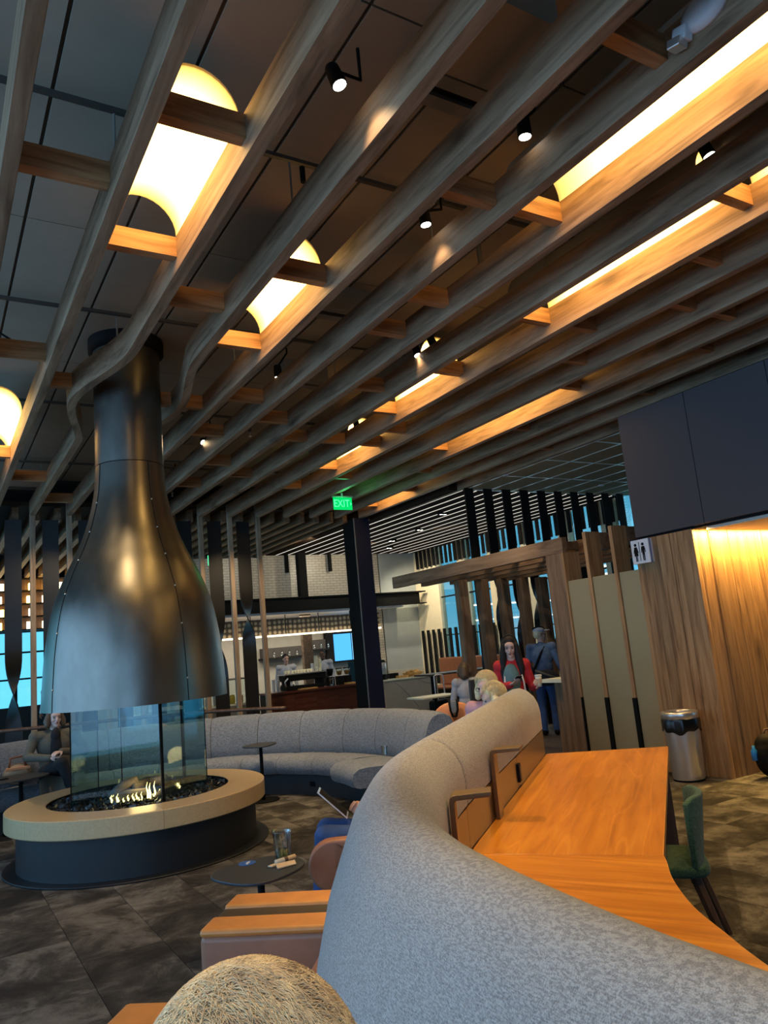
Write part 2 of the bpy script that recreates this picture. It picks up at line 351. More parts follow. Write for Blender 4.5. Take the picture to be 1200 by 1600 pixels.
# ------------------------------------------------------------------ the setting
ZB, ZT, ZC = 4.614, 4.887, 5.34            # beam underside, beam top, ceiling
fl = struct(MB().box(-7, 17, -6.5, 25, -.2, -.008), 'floor', 'carpet')
k = 0
tile_me = None
for ix in range(-3, 17):
    for iy in range(0, 12):
        x0, y0 = .35+.5*ix, .9+1.0*iy+(.5 if ix % 2 else 0)
        if hypot(x0+.25-1.87, y0+.5-8.13) < .55: continue
        m = MB().box(x0+.002, x0+.498, y0+.002, y0+.998, -.02, -.001)
        if tile_me is None:
            t = build(m, 'carpet_tile', 'carpet', fl, origin=(x0, y0, 0)); tile_me = t.data
        else:
            t = link(bpy.data.objects.new('carpet_tile', tile_me)); t.parent = fl; t.location = (x0, y0, 0)
        k += 1
# dark boards of the raised wooden strip under the pergola
for i in range(9):
    b = build(MB().box(7.75+.42*i, 7.75+.42*i+.41, 7.4, 11.0, -.004, .012), 'floor_board', 'darkwood', fl, origin=(7.95+.42*i, 9, 0))
cl = struct(MB().box(-7, 17, -6.5, 25, ZC+.02, ZC+.25), 'ceiling', plain('ceiling_grid', (.085, .075, .062), .8))
pm = None
for ix in range(-3, 14):
    for iy in range(-1, 10):
        x0, y0 = .165*3.54+.744*(ix-1)+.04, 1.272*3.54+1.46*(iy-3)
        m = MB().box(x0+.013, x0+.731, y0+.008, y0+1.452, ZC-.0, ZC+.04)
        if pm is None: t = build(m, 'ceiling_panel', 'ceil', cl, origin=(x0, y0, ZC)); pm = t.data
        else: t = link(bpy.data.objects.new('ceiling_panel', pm)); t.parent = cl; t.location = (x0, y0, ZC)
struct(MB().box(-7, -6.6, -6.5, 25, 0, .1).box(-7, -6.6, -6.5, 25, 5.1, ZC), 'wall_left', 'dark')
for i in range(9):
    struct(MB().box(-6.9, -6.7, -4+3.2*i, -3.8+3.2*i, .1, 5.1), 'trim_%d' % (i+1), 'dark')
struct(MB().box(-7, -6.4, -6.5, -6.2, 0, ZC).box(-1.6, 17, -6.5, -6.2, 0, ZC).box(-6.4, -1.6, -6.5, -6.2, 0, .1).box(-6.4, -1.6, -6.5, -6.2, 5.1, ZC), 'wall_back', 'dark')
wf = struct(MB().box(-7, 12.3, 24.2, 24.5, 0, 1.0).box(-7, 9.5, 24.2, 24.5, 3.1, ZC).box(5, 12.3, 24.2, 24.5, 1.0, 3.1).box(9.5, 17, 24.2, 24.5, 4.75, ZC).box(12.3, 17, 24.2, 24.5, 0, 3.2), 'wall_far', 'dark')
for i in range(11):
    build(MB().box(-5.6+i*.97, -5.52+i*.97, 24.25, 24.4, 1.0, 3.1), 'mullion', 'black', wf)
for z in (1.75, 2.5): build(MB().box(-7, 5, 24.27, 24.36, z, z+.05), 'mullion', 'black', wf)
for i in range(5): build(MB().box(11.0+i*.95, 11.08+i*.95, 24.25, 24.4, 3.2, 4.75), 'mullion', 'black', wf)
wp = struct(MB().box(-7, 5, 24.32, 24.335, 1.0, 3.1), 'window_1', 'pane')
struct(MB().box(9.5, 17, 24.32, 24.335, 3.2, 4.75), 'window_2', 'pane')
struct(MB().box(13.6, 17, 2, 11, 0, ZC), 'wall_right', 'dark')

# timber beams (left face positions 0.61 m apart) with their spacer blocks
XL = [1.545+.61*(i-2) for i in range(15)]; BW = .089
YE = 14.42
def bx(i): return XL[i]
BL = {}
blocks = {1: [4.36, 7.3, 10.9], 2: [3.62, 5.05, 8.0, 12.2], 3: [5.76, 13.71], 4: [5.01, 6.45, 8.3], 5: [2.12, 3.57, 7.9, 9.32], 6: [3.55, 4.99, 5.7, 8.58, 10.76, 12.24],
          7: [7.14, 9.29, 11.45], 8: [2.81, 4.97, 6.4, 7.85, 9.28], 9: [3.49, 4.94, 8.56, 9.27, 10.72, 12.14], 10: [4.2, 5.66, 11.3], 11: [4.18, 6.35, 9.25], 12: [4.88, 8.0, 10.6], 13: [6.2, 12.04, 13.54], 14: [5.0, 8.8]}
def sbeam(i):
    # the two beams that swing out around the flue
    sg = -1 if i == 2 else 1; off = .285 if i == 2 else .24
    ys = [-.3, 3, 5, 5.8]+[6.2+.16*j for j in range(25)]+[10.4, 11, 12.5, YE]; rows = []
    for y in ys:
        d = max(0, 1-abs(y-8.18)/1.55); s = d*d*(3-2*d); x = bx(i)+sg*off*s
        rows.append([(x, y, ZB), (x+BW, y, ZB), (x+BW, y, ZT), (x, y, ZT)])
    m = MB().grid(rows, True); n = len(ys)*4; m.f.append([0, 1, 2, 3]); m.f.append([n-4, n-3, n-2, n-1]); return m
for i in range(15):
    x = bx(i); name = 'ceiling_beam'
    if i in (2, 3): mb = sbeam(i)
    else: mb = MB().box(x, x+BW, -.6, YE, ZB, ZT)
    lab = 'weathered timber ceiling beam, %s from the left, %s' % (ORD[i], {0: 'passing the upper left corner', 1: 'running left of the fireplace flue', 2: 'bowing left around the fireplace flue', 3: 'bowing right around the fireplace flue',
        14: 'beside the charcoal soffit'}.get(i, 'running straight over the lounge'))
    o = build(mb, name, 'beam', None, origin=(x, 6, ZB), bev=.004, seg=1) if i not in (2, 3) else build(mb, name, 'beam', None, smooth=False, origin=(x, 6, ZB))
    tag(o, lab, 'beam', 'timber ceiling beams'); BL[i] = o
    for y in blocks.get(i, []):
        x0 = bx(i-1)+BW+.001
        if i in (2, 3) and 7 < y < 9.5: x0 += .24 if i == 3 else 0
        x1 = x-.001-(.26 if i == 2 and 7 < y < 9.5 else 0)
        build(MB().box(x0, x1, y, y+.085, 4.715, 4.872), 'spacer_block', 'block', o, origin=((x0+x1)/2, y, 4.79))
    # the dark strut ends
# vault lights between beams
vl = [(1, 9.4, 11.3), (2, 3.70, 5.05), (4, 5.09, 6.45), (6, .55, 3.55), (8, 1.2, 2.79), (8, 2.89, 4.97), (8, 6.48, 7.85), (9, 9.35, 10.72), (11, 6.43, 9.25), (13, 12.12, 13.54)]
vlab = ['glowing curved light panel at the far left edge beside the flue', 'large glowing curved light panel at upper left', 'second glowing curved light panel, right of the large upper left one', 'long glowing light panel at upper right corner',
        'short glowing light panel beyond the right edge, over the bright strip', 'long thin glowing light panel at right, below the corner one', 'small glowing light panel in the middle of the beams', 'small glowing light panel left of the exit sign beams', 'long light panel nearest the charcoal soffit', 'light panel just right of the exit sign']
for (i, y0, y1), lb in zip(vl, vlab):
    xa, xb = bx(i-1)+BW, bx(i); c = (xa+xb)/2; r = (xb-xa)/2-.002; hgt = .27
    rows = []
    for y in [y0+(y1-y0)*q/10 for q in range(11)]:
        rows.append([(c-r*cos(pi*q/16), y, ZT-.01+hgt*sin(pi*q/16)) for q in range(17)])
    m = MB().grid(rows)
    o = build(m, 'vault_light', 'vault', None, True, origin=(c, y0, ZT)); tag(o, lb, 'ceiling light', 'vaulted ceiling lights')
    rows = []
    for y in (y0-.004, y1+.004): rows.append([(c-(r+.001)*cos(pi*q/16), y, ZT-.01+(hgt+.014)*sin(pi*q/16)+.002) for q in range(17)])
    build(MB().grid(rows), 'housing', 'ceil', o, True)
# metal struts under the ceiling with hangers down to the beams
for j, (y, lb) in enumerate([(4.4, 'above the nearest light panels'), (7.3, 'in front of the fireplace flue'), (10.15, 'behind the fireplace flue'), (13.2, 'near the row of timber posts')]):
    t = thing('ceiling_strut', 'thin dark metal ceiling strut with hangers, ' + lb, 'strut', (3, y, 5.28), 'ceiling struts')
    build(MB().box(-1.2, 9.2, y-.018, y+.018, 5.26, 5.29), 'rail', plain('dark_rail', (.05, .045, .038), .5) if 'dark_rail' not in bpy.data.materials else bpy.data.materials['dark_rail'], t)
    for i in range(0, 14):
        if i % 2 == j % 2: continue
        build(MB().tube([(bx(i)+.045, y, 5.25), (bx(i)+.045, y, ZT)], .008, 6), 'hanger', 'grey', t)
    if j == 0:
        build(MB().tube([(2.30, y, 5.24), (2.30, y, 5.12)], .022, 6), 'turnbuckle', 'black', t)
# linear air diffusers
for (xc, yc, zz, lb) in [(2.78, 3.2, 5.1, 'at top centre, over the beams'), (3.6, 6.2, 5.1, 'left of the three white spotlights'), (3.55, 12.05, 5.1, 'just right of the flue'), (1.45, 14.1, 5.05, 'at far left above the posts'), (4.0, 8.1, 5.1, 'right of the hanging black spotlight')]:
    t = thing('air_diffuser', 'grey box air diffuser with a black slot, ' + lb, 'vent', (xc, yc, zz), 'air diffusers')
    build(MB().box(xc-.3, xc+.3, yc-.13, yc-.035, zz-.02, ZC).box(xc-.3, xc+.3, yc+.035, yc+.13, zz-.02, ZC), 'housing', 'grey', t)
    build(MB().box(xc-.3, xc+.3, yc-.035, yc+.035, zz+.01, zz+.03), 'slot', 'black', t)
o = build(MB().box(2.50, 2.95, 2.45, 3.0, 5.02, ZC), 'ceiling_box', 'ceil', None, origin=(2.7, 2.7, 5.0)); tag(o, 'beige boxed bulkhead under the ceiling at top centre', 'bulkhead')
# spotlights
def track_light(loc, aim, lit, lb, power=0, arm=(.12, 0, .12), tgt=None):
    loc = Vector(loc); d = Vector(aim).normalized(); t = thing('track_light', lb, 'spotlight', loc, 'ceiling spotlights')
    hs_ = build(MB().tube([loc-d*.075, loc-d*.06, loc+d*.06, loc+d*.062], [.034, .042, .048, .044], 14), 'housing', 'black', t, True)
    build(MB().tube([loc+d*.0625, loc+d*.066], .040, 14), 'lens', 'lamp' if lit else 'grey', hs_)
    a = loc-d*.05; build(MB().tube([a, a+Vector(arm), (a.x+arm[0], a.y+arm[1], 5.26)], .011, 6), 'bracket', 'black', t)
    if power: spot('spot_lamp', loc+d*.08, tgt if tgt else loc+d*3, power)
track_light((1.96, 3.25, 4.98), (.25, -.2, -1), True, 'grey spotlight with a bright lens near the top, right of the large light panel', 15, (.2, .02, .02))
track_light((3.25, 4.25, 4.98), (.1, .0, -1), True, 'black spotlight with a bright lens at centre, under a thin bracket', 15, (.22, .05, .1))
track_light((3.40, 7.5, 4.95), (.1, .1, -1), True, 'black spotlight hanging on a bent arm right of the flue', 15, (.14, .02, .2))
track_light((.72, 7.62, 4.92), (.1, -.1, -1), True, 'black spotlight at the left edge on a slanted arm', 20, (-.2, .0, .12))
track_light((3.41, 10.3, 4.92), (-.2, -1, -.7), True, 'brightly shining round spotlight low between beams, right of the flue', 30)
track_light((3.64, 12.35, 4.85), (.25, .1, -1), False, 'unlit black spotlight tilted beside the flue', 0, (-.05, 0, .15))
track_light((4.60, 6.42, 4.93), (.0, -.25, -1), True, 'left of a pair of white spotlights half hidden by a beam', 15)
track_light((4.66, 6.2, 4.95), (.3, -.2, -1), True, 'right of a pair of white spotlights half hidden by a beam', 15)
track_light((5.25, 9.0, 4.93), (.0, -.25, -1), True, 'spotlight half hidden by a beam, above and left of the exit sign', 15)
track_light((4.62, 2.75, 4.97), (.2, -.2, -1), True, 'half moon spotlight at the right edge between two bright strips', 15)
# table spotlight housing; below it unseen spots without fittings, most added as warm fill
track_light((3.3, 3.15, 5.0), (.04, .06, -1), True, 'black spotlight above the orange counter table, hidden by beams', 0)
spot('table_spot', (2.7, 4.35, 4.55), (3.3, 3.2, .75), 200, (1, .66, .30), 62, .5, .035)
spot('floor_fill_near', (2.3, 3.2, 4.55), (1.2, 4.6, 0), 90, (1, .76, .50), 80, .8)
spot('floor_fill_mid', (5.8, 7.2, 4.55), (6.2, 7.6, 0), 60, (1, .76, .48), 90, .8)
spot('cafe_front_fill', (8.6, 16.2, 4.45), (8.6, 18.4, 1.3), 120, (1, .88, .68), 60, .8)  # added fill to lift the baristas
spot('marble_fill', (10.4, 15.6, 4.5), (11.0, 17.3, .6), 70, (1, .82, .58), 60, .8)
spot('table_spot_near', (2.6, 1.6, 4.55), (2.2, 2.0, .75), 90, (1, .66, .3), 60, .6, .05)
spot('near_fill', (.45, .5, 4.55), (.24, .9, 1.3), 175, (1, .78, .50), 50, .6)  # added fill on the near man's hair
spot('pit_floor_spot', (3.3, 7.4, 4.55), (3.5, 8.2, 0), 70, (1, .72, .40), 60, .7)
spot('bench_fill', (4.3, 5.0, 4.55), (4.6, 5.7, 1.2), 110, (1, .85, .65), 50, .7)  # added fill on the two blond women
spot('pergola_spot', (6.3, 7.9, 4.5), (8.6, 9.9, 1.3), 90, (1, .86, .66), 60, .8)
spot('hearth_spot', (1.1, 6.2, 4.55), (1.6, 7.6, .5), 70, (1, .7, .36), 60, .6)
spot('floor_spot', (5.2, 4.2, 4.55), (6.0, 4.6, 0), 60, (1, .7, .4), 70, .6)
spot('sofa_fill', (3.9, 7.6, 4.55), (4.6, 9.2, .6), 210, (1, .78, .52), 75, .7)
spot('sofa_back_fill', (3.3, 9.6, 4.55), (3.6, 11.2, .7), 170, (1, .78, .52), 75, .7)
spot('post_fill_left', (1.85, 12.4, 4.5), (1.6, 14.4, 2.0), 120, (1, .76, .46), 80, .7)
spot('post_fill', (4.9, 12.6, 4.5), (5.3, 14.4, 1.8), 150, (1, .76, .46), 80, .7)
spot('left_spot', (1.25, 10.2, 4.5), (1.4, 11.4, .8), 90, (1, .80, .56), 70, .7)
# sprinklers
for (x, y, z) in [(4.07, 4.6, 4.78), (3.7, 9.2, 4.7), (3.75, 13.2, 4.75)]:
    t = thing('sprinkler_head', 'small brass sprinkler on a grey pipe, ' + {4.07: 'at centre between beams', 3.7: 'right of the flue', 3.75: 'beside the flue near the posts'}[x], 'sprinkler', (x, y, z), 'sprinklers')
    build(MB().tube([(x, y, ZC), (x, y, z+.08), (x, y, z+.075), (x, y, z+.05)], [.022, .022, .026, .026], 8), 'pipe', 'grey', t, True)
    build(MB().tube([(x, y, z+.05), (x, y, z)], [.012, .006], 6).lathe([(.022, -.004), (.022, 0)], (x, y, z), 10), 'deflector', 'steel', t)
# emergency light on the side of a beam
t = thing('emergency_light', 'white oval emergency light with a square clear lens, top right', 'emergency light', (3.34, 1.9, 4.75))
E4 = Matrix.Translation((3.375, 1.875, 4.80)) @ Matrix.Rotation(-pi/2, 4, 'Y')
m = MB(E4 @ Matrix.Diagonal((.8, 1.15, 1, 1))); m.lathe([(.001, .06), (.07, .058), (.10, .045), (.112, .02), (.115, 0)], (0, 0, 0), 28); build(m, 'base', 'white', t, True)
m = MB(); m.obox((3.335, 1.995, 4.745), (.07, .085, .075), 0, .25, 0); lb_ = build(m, 'lens_box', 'white', t, False, .01)
m = MB(); m.obox((3.315, 2.02, 4.70), (.075, .08, .05), 0, .25, 0); build(m, 'lens', 'steel', lb_, False, .008)

# row of timber posts and twisted steel fins at the back of the lounge
POSTS = [0, 1, 2, 3, 4, 5, 6, 7, 8, 9]
for k, i in enumerate(POSTS):
    x = bx(i) if i not in () else 0
    o = build(MB().box(x, x+BW, YE+.002, YE+.092, 0, ZT), 'timber_post', 'post', None, origin=(x, YE, 0), bev=.004, seg=1)
    tag(o, 'square pale timber post, %s from the left in the row behind the fireplace' % ORD[k], 'post', 'timber posts behind the fireplace')
def fin(x, y, z1, zc, wd, spread, a0, turn, lb, grp, th=.012):
    rows = []; n = 44
    for j in range(n+1):
        z = z1*j/n; q = min(1, max(0, (z-(zc-spread))/(2*spread))); q = q*q*(3-2*q); a = a0+turn*(1-q)
        c, s = cos(a), sin(a); hw = wd/2
        rows.append([(x-hw*c-th*s, y-hw*s+th*c, z), (x+hw*c-th*s, y+hw*s+th*c, z), (x+hw*c+th*s, y+hw*s-th*c, z), (x-hw*c+th*s, y-hw*s-th*c, z)])
    m = MB().grid(rows, True); L = 4*n; m.f += [[0, 1, 2, 3], [L, L+1, L+2, L+3]]
    o = build(m, 'twisted_fin', 'navy', None, True, origin=(x, y, 0)); tag(o, lb, 'fin', grp)
    e = o.modifiers.new('e', 'EDGE_SPLIT'); e.split_angle = radians(40)
for k in range(9):
    x = bx(k)+BW/2+.305; zc = [1.9, 1.55, 1.4, 1.5, 2.2, 2.0, 2.2, 2.0, 2.5, 2.6][k]
    fin(x, YE+.12, 4.55, zc, .27, [.9, .9, .8, .9, 1., 1., 1., .9, .7, .8][k], radians(-10), pi, 'dark twisted steel fin, %s from the left in the row behind the fireplace' % ORD[k], 'twisted fins behind the fireplace')
t = thing('handrail', 'dark handrail behind the curved grey sofa', 'rail', (2.5, 12.8, 1.0))
build(MB().tube([(-.6, 14.1, 1.0), (.4, 13.75, 1.0), (1.0, 13.43, 1.0), (1.43, 13.2, 1.0), (2.8, 12.6, 1.0), (3.8, 11.77, 1.0), (4.25, 11.1, 1.0), (4.5, 10.5, 1.0)], .026, 8), 'rail', 'walnut', t, True)
for p in [(.4, 13.75), (2.8, 12.6), (4.25, 11.1)]: build(MB().tube([(*p, 0), (*p, 1.0)], .018, 8), 'stanchion', 'black', t)

# lower slatted ceiling beyond the posts
sc_ = struct(MB().box(-3, 13.6, 14.6, 20.4, 4.82, 4.9).box(8.6, 13.6, 11.45, 14.6, 4.82, 4.9), 'ceiling_slatted', 'dark')
for i in range(46):
    x = -2.6+.352*i; y0 = 14.62 if x < 8.5 else 11.5
    build(MB().box(x, x+(.285 if x > 8.3 else .11), y0, 20.05 if x > 5.4 else 23.5, 4.62 if x > 8.3 else 4.56, 4.80), 'slat', 'slat' if x > 8.3 else 'pergola', sc_, origin=(x, 16, 4.6))
    if x > 8.3: build(MB().box(x+.306, x+.330, y0, 20.05, 4.6185, 4.63), 'seam_strip', 'slatglow', sc_, origin=(x, 16, 4.6))
# tile ceiling beside the last beam
tc_ = struct(MB().box(8.98, 13.6, 4.0, 11.42, 4.66, 4.75), 'ceiling_tiled', 'dark')
for ix in range(8):
    for iy in range(6):
        x0, y0 = 8.99+.585*ix, 4.55+1.145*iy; build(MB().box(x0+.012, x0+.573, y0+.012, y0+1.133, 4.625, 4.66), 'ceiling_tile', 'tileceil', tc_, origin=(x0, y0, 4.62))
for ix in range(9): build(MB().box(8.99+.585*ix-.012, 8.99+.585*ix+.012, 4.55, 11.42, 4.618, 4.64), 'seam_strip', 'seam', tc_)
for iy in range(7): build(MB().box(8.99, 13.6, 4.55+1.145*iy-.012, 4.55+1.145*iy+.012, 4.617, 4.64), 'seam_strip', 'seam', tc_)
for j, (x, y) in enumerate([(10.75, 8.3), (9.0, 10.2), (11.9, 10.6)]):
    t = thing('ceiling_downlight', 'small recessed downlight in the tiled ceiling, ' + ['nearest', 'leftmost', 'beside the soffit'][j], 'downlight', (x, y, 4.61), 'tiled ceiling downlights')
    build(MB().lathe([(.03, .0), (.05, -.012), (.06, -.006), (.06, .012)], (x, y, 4.61), 16), 'rim', 'white', t, True); build(MB().lathe([(.001, -.002), (.03, -.002)], (x, y, 4.61), 12, False), 'lens', 'grey', t)
for j, (x, y) in enumerate([(10.9, 17.3), (10.7, 15.6), (11.6, 18.6), (10.0, 13.6)]):
    t = thing('slat_downlight', 'small twin downlight in the slatted ceiling, ' + ['lower centre', 'upper centre', 'farthest', 'between the black fins'][j], 'downlight', (x, y, 4.58), 'slatted ceiling downlights')
    build(MB().box(x-.12, x+.12, y-.05, y+.05, 4.57, 4.61), 'housing', 'black', t); build(MB().lathe([(.001, -.012), (.035, -.012)], (x-.05, y, 4.578), 10, False).lathe([(.001, -.012), (.035, -.012)], (x+.05, y, 4.578), 10, False), 'lens', 'lamp', t)
    t.children[1]['kind'] = 'stuff'

for k, (x, y, tx, ty, tz) in enumerate([(10.9, 17.3, 13.4, 18.2, 2.6), (10.7, 15.6, 13.4, 15.5, 3.0), (11.6, 18.6, 13.4, 19.4, 2.4), (10.0, 13.6, 10.2, 13.2, 0), (8.2, 16.8, 8.6, 20.1, 4.0), (10.6, 17.6, 10.4, 20.1, 3.8), (5.0, 16.5, 5.4, 18.5, 1.0), (2.0, 18.0, 2.0, 17.0, 0)]):
    spot('slat_lamp_fill', (x, y, 4.52), (tx, ty, tz), 170 if x > 9 and ty < 19.9 else 70, (1, .86, .62), 95, .8)  # spots with no downlight at their place are added fill
for k, (x, y) in enumerate([(10.75, 8.3), (9.0, 10.2)]): spot('tile_downlamp', (x, y, 4.55), (x-.6, y-.2, 0), 55, (1, .80, .55), 100, .8)
# charcoal soffit and plank wall on the right
ws = struct(MB().box(7.53, 9.0, 3.0, 6.24, 2.80, 4.33), 'wall_soffit', 'dark')
for y0, y1 in [(5.262, 6.24), (4.25, 5.255), (3.1, 4.243)]:
    build(MB().box(7.48, 7.535, y0, y1, 2.785, 4.34), 'soffit_panel', 'soffit', ws, origin=(7.5, y0, 3), bev=.003, seg=1)
build(MB().box(7.52, 7.56, 3.05, 6.24, 2.755, 2.79), 'shadow_gap', 'black', ws)
wpk = struct(MB().box(7.53, 10.2, 5.47, 6.22, 0, 2.78), 'wall_planked', 'dark')
ys = [5.432, 5.51, 5.65, 5.75, 5.93, 6.06, 6.15, 6.22]
for a, b in zip(ys[:-1], ys[1:]):
    build(MB().box(7.48+random.uniform(-.006, .006), 7.535, a+.0015, b-.0015, 0, 2.755), 'plank', 'plank', wpk, origin=(7.5, a, random.uniform(0, 3)), bev=.002, seg=1)
x = 7.482
while x < 9.9:
    d = random.choice([.075, .11, .14, .17, .2]); build(MB().box(x+.0015, x+d-.0015, 5.43+random.uniform(-.006, .006), 5.475, 0, 2.755), 'plank', 'plank', wpk, origin=(x, 5.45, random.uniform(0, 3)), bev=.002, seg=1); x += d
build(MB().box(7.49, 7.54, 6.222, 6.28, 0, 2.755), 'edge_board', 'finwood', wpk)
struct(MB().box(7.56, 10.2, 3.2, 5.30, 2.72, 2.79), 'ceiling_recess', 'wall')
o = build(MB().box(7.75, 9.9, 5.315, 5.345, 2.765, 2.785), 'cove_light', 'led', None, origin=(8.5, 5.33, 2.77)); tag(o, 'hidden warm light strip above the bright plank wall', 'light strip')
area('cove_lamp', (8.6, 5.33, 2.74), (8.6, 5.42, 0), 2.2, .05, 115, (1, .60, .16))
struct(MB().box(10.2, 10.5, 3.0, 6.3, 0, 2.8), 'wall_corridor', 'wall')
t = thing('restroom_sign', 'pale restroom sign with woman and man figures on the plank wall', 'sign', (7.42, 6.12, 2.6))
build(MB().box(7.40, 7.478, 6.0, 6.262, 2.455, 2.745), 'plate', 'white', t)
def picto(y, skirt):
    m = MB(); m.tube([(7.399, y, 2.685), (7.396, y, 2.685)], .019, 12)
    poly = [(-.022, .075), (.022, .075), (.036, -.0), (.028, -.002), (.018, .045), (.018, -.01)] if not skirt else [(-.018, .075), (.018, .075), (.038, .0), (.030, -.002), (.016, .05), (.03, -.035)]
    half = poly[2:]; pts = [(poly[1][0], poly[1][1])]+half+[(.016 if not skirt else .012, -.035 if skirt else -.01), (.015, -.10), (.004, -.10), (.003, -.03)]
    full = pts+[(-a, b) for a, b in pts[::-1]]
    n = len(full); m.add([(7.399, y-a, 2.585+b) for a, b in full]+[(7.396, y-a, 2.585+b) for a, b in full], [list(range(n)), list(range(n, 2*n))[::-1]]+[(i, (i+1) % n, n+(i+1) % n, n+i) for i in range(n)]); return m
build(picto(6.195, True), 'woman_figure', 'black', t, fixn=False); build(picto(6.085, False), 'man_figure', 'black', t, fixn=False); build(MB().box(7.396, 7.4, 6.137, 6.143, 2.485, 2.715), 'divider', 'black', t)
build(MB().box(7.42, 7.435, 5.998, 6.0, 2.455, 2.745), 'edge_line', 'stickerblue', t)

# pergola in line with the plank wall
for k, (x, ye) in enumerate([(7.48, 12.0), (8.05, 11.9), (8.62, 11.75), (9.19, 11.6), (9.76, 11.5)]):
    o = build(MB().box(x, x+.10, 6.3 if k else 7.5, ye, 2.80, 3.01), 'pergola_beam', 'pergola', None, origin=(x, 9, 2.8), bev=.004, seg=1)
    tag(o, 'brown timber pergola beam, %s from the front' % ORD[k], 'beam', 'pergola beams'); PB = o if not k else PB
for k, y in enumerate([7.75, 8.4, 9.05, 9.7, 10.35, 11.0, 11.6]):
    o = build(MB().box(7.585, 9.9, y, y+.06, 2.87, 2.99), 'cross_slat', 'pergola', PB, origin=(8, y, 2.9))
t = thing('pergola_post', 'thick brown timber post at the pergola corner with a black foot', 'post', (7.6, 7.68, 0))
build(MB().box(7.48, 7.78, 7.53, 7.86, 0, 2.80), 'post', 'pergola_z', t, False, .006); build(MB().box(7.478, 7.785, 7.505, 7.53, 0, .85), 'foot_plate', 'black', t); build(MB().box(7.478, 7.785, 7.505, 7.53, .85, 2.8), 'edge_board', 'finwood', t)
for k, y in enumerate([7.055, 6.60]):
    t = thing('timber_fin', 'slim orange timber fin between the beige panels, %s from the pergola post' % ORD[k], 'fin', (7.6, y, 0), 'slim fins by the pergola')
    build(MB().box(7.48, 7.75, y, y+.055, .85, 3.01), 'board', 'finwood', t); build(MB().box(7.475, 7.755, y-.002, y+.057, 0, .85), 'foot_plate', 'black', t)
    build(MB().box(7.75, 9.9, y, y+.055, 2.78, 3.0), 'cross_beam', 'pergola', t)
for k, (a, b) in enumerate([(7.115, 7.50), (6.66, 7.05), (6.285, 6.595)]):
    o = build(MB().box(7.50, 7.53, a, b, .02, 2.40), 'beige_panel', 'gold', None, origin=(7.5, a, 0), bev=.003, seg=1); tag(o, ['plain beige panel right beside the pergola post', 'plain beige panel between the two slim fins', 'plain beige panel beside the plank wall'][k], 'panel', 'beige panels')
# screen of posts and black fins behind the pergola
for k in range(6):
    x = 8.2+.49*k; o = build(MB().box(x, x+.2, 10.9, 11.05, 0, 2.80), 'screen_post', 'pergola_z', None, origin=(x, 11, 0), bev=.004, seg=1); tag(o, 'dark timber post under the pergola, %s from the left' % ORD[k], 'post', 'screen posts under the pergola')
for k in range(-1, 10):
    x = 8.94+.47*k
    if k < 0: continue
    fin(x, 11.25, 4.612, [1.5, 2.3, 1.9, 2.1, 1.6, 1.7, 1.7, 1.7, 1.7, 1.7][k], .225, .7, radians(4), pi, 'tall black fin standing above the pergola, %s from the left' % ORD[k], 'black fins above the pergola')
o = build(MB().box(7.70, 8.05, 7.95, 8.5, 1.02, 1.07), 'ledge', 'creamcup', None, origin=(7.7, 8.2, 1.0)); tag(o, 'pale ledge fixed to the pergola post', 'ledge')
o = build(MB().box(7.85, 8.0, 7.865, 8.4, .0, 1.02), 'ledge_support', 'pergola_z', None, origin=(7.9, 8.1, 0)); tag(o, 'timber panel holding the pale ledge', 'support')

# far window wall on the right
ww = struct(MB().box(13.4, 13.6, 11, 20.3, 0, .95).box(13.4, 13.6, 18.85, 20.3, .95, ZC).box(13.4, 13.6, 11, 20.3, 4.7, ZC), 'wall_window', 'cream')
for k in range(6):
    y = 18.85-1.42*k-1.05-.37; build(MB().box(13.4, 13.6, y, y+.37, .95, 4.7), 'pier', 'cream', ww); build(MB().box(13.46, 13.5, y+.37, y+1.42, 3.05, 3.09), 'mullion', 'black', ww); build(MB().box(13.46, 13.5, y+.37, y+1.42, 1.9, 1.93), 'mullion', 'black', ww)
struct(MB().box(13.48, 13.49, 10.5, 18.85, .95, 4.7), 'window_3', 'pane')
u = build(MB(), 'x', 'black') if False else None
for k in range(38):
    y = 19.7-.225*k; o = build(MB().box(13.30, 13.325, y, y+.12, 4.05, 4.61), 'hanging_slat', 'black', ww, origin=(13.3, y, 4.3))
for k in range(14):
    y = 19.75-.29*k; build(MB().box(13.30, 13.325, y, y+.13, .5, 2.12), 'screen_slat', 'black', ww, origin=(13.3, y, 1))
struct(MB().box(12.05, 13.4, 20.1, 20.3, 0, ZC), 'wall_pale', 'paleblue')
struct(MB().box(12.1, 13.35, 20.06, 20.1, 0, 1.0), 'trim_21', 'wall')
spot('wall_washer', (12.7, 19.4, 4.3), (12.75, 20.1, 1.4), 60, (1, .85, .5), 50, .8)
o = build(MB().box(12.55, 13.15, 15.6, 18.6, .4, .5).box(12.95, 13.15, 15.6, 18.6, .5, 1.27), 'banquette', 'brownseat', None, origin=(12.8, 17, 0), bev=.04); tag(o, 'long brown leather banquette below the far window screen', 'bench')
build(MB().box(12.6, 13.1, 15.65, 18.55, 0, .4), 'plinth', 'black', o)

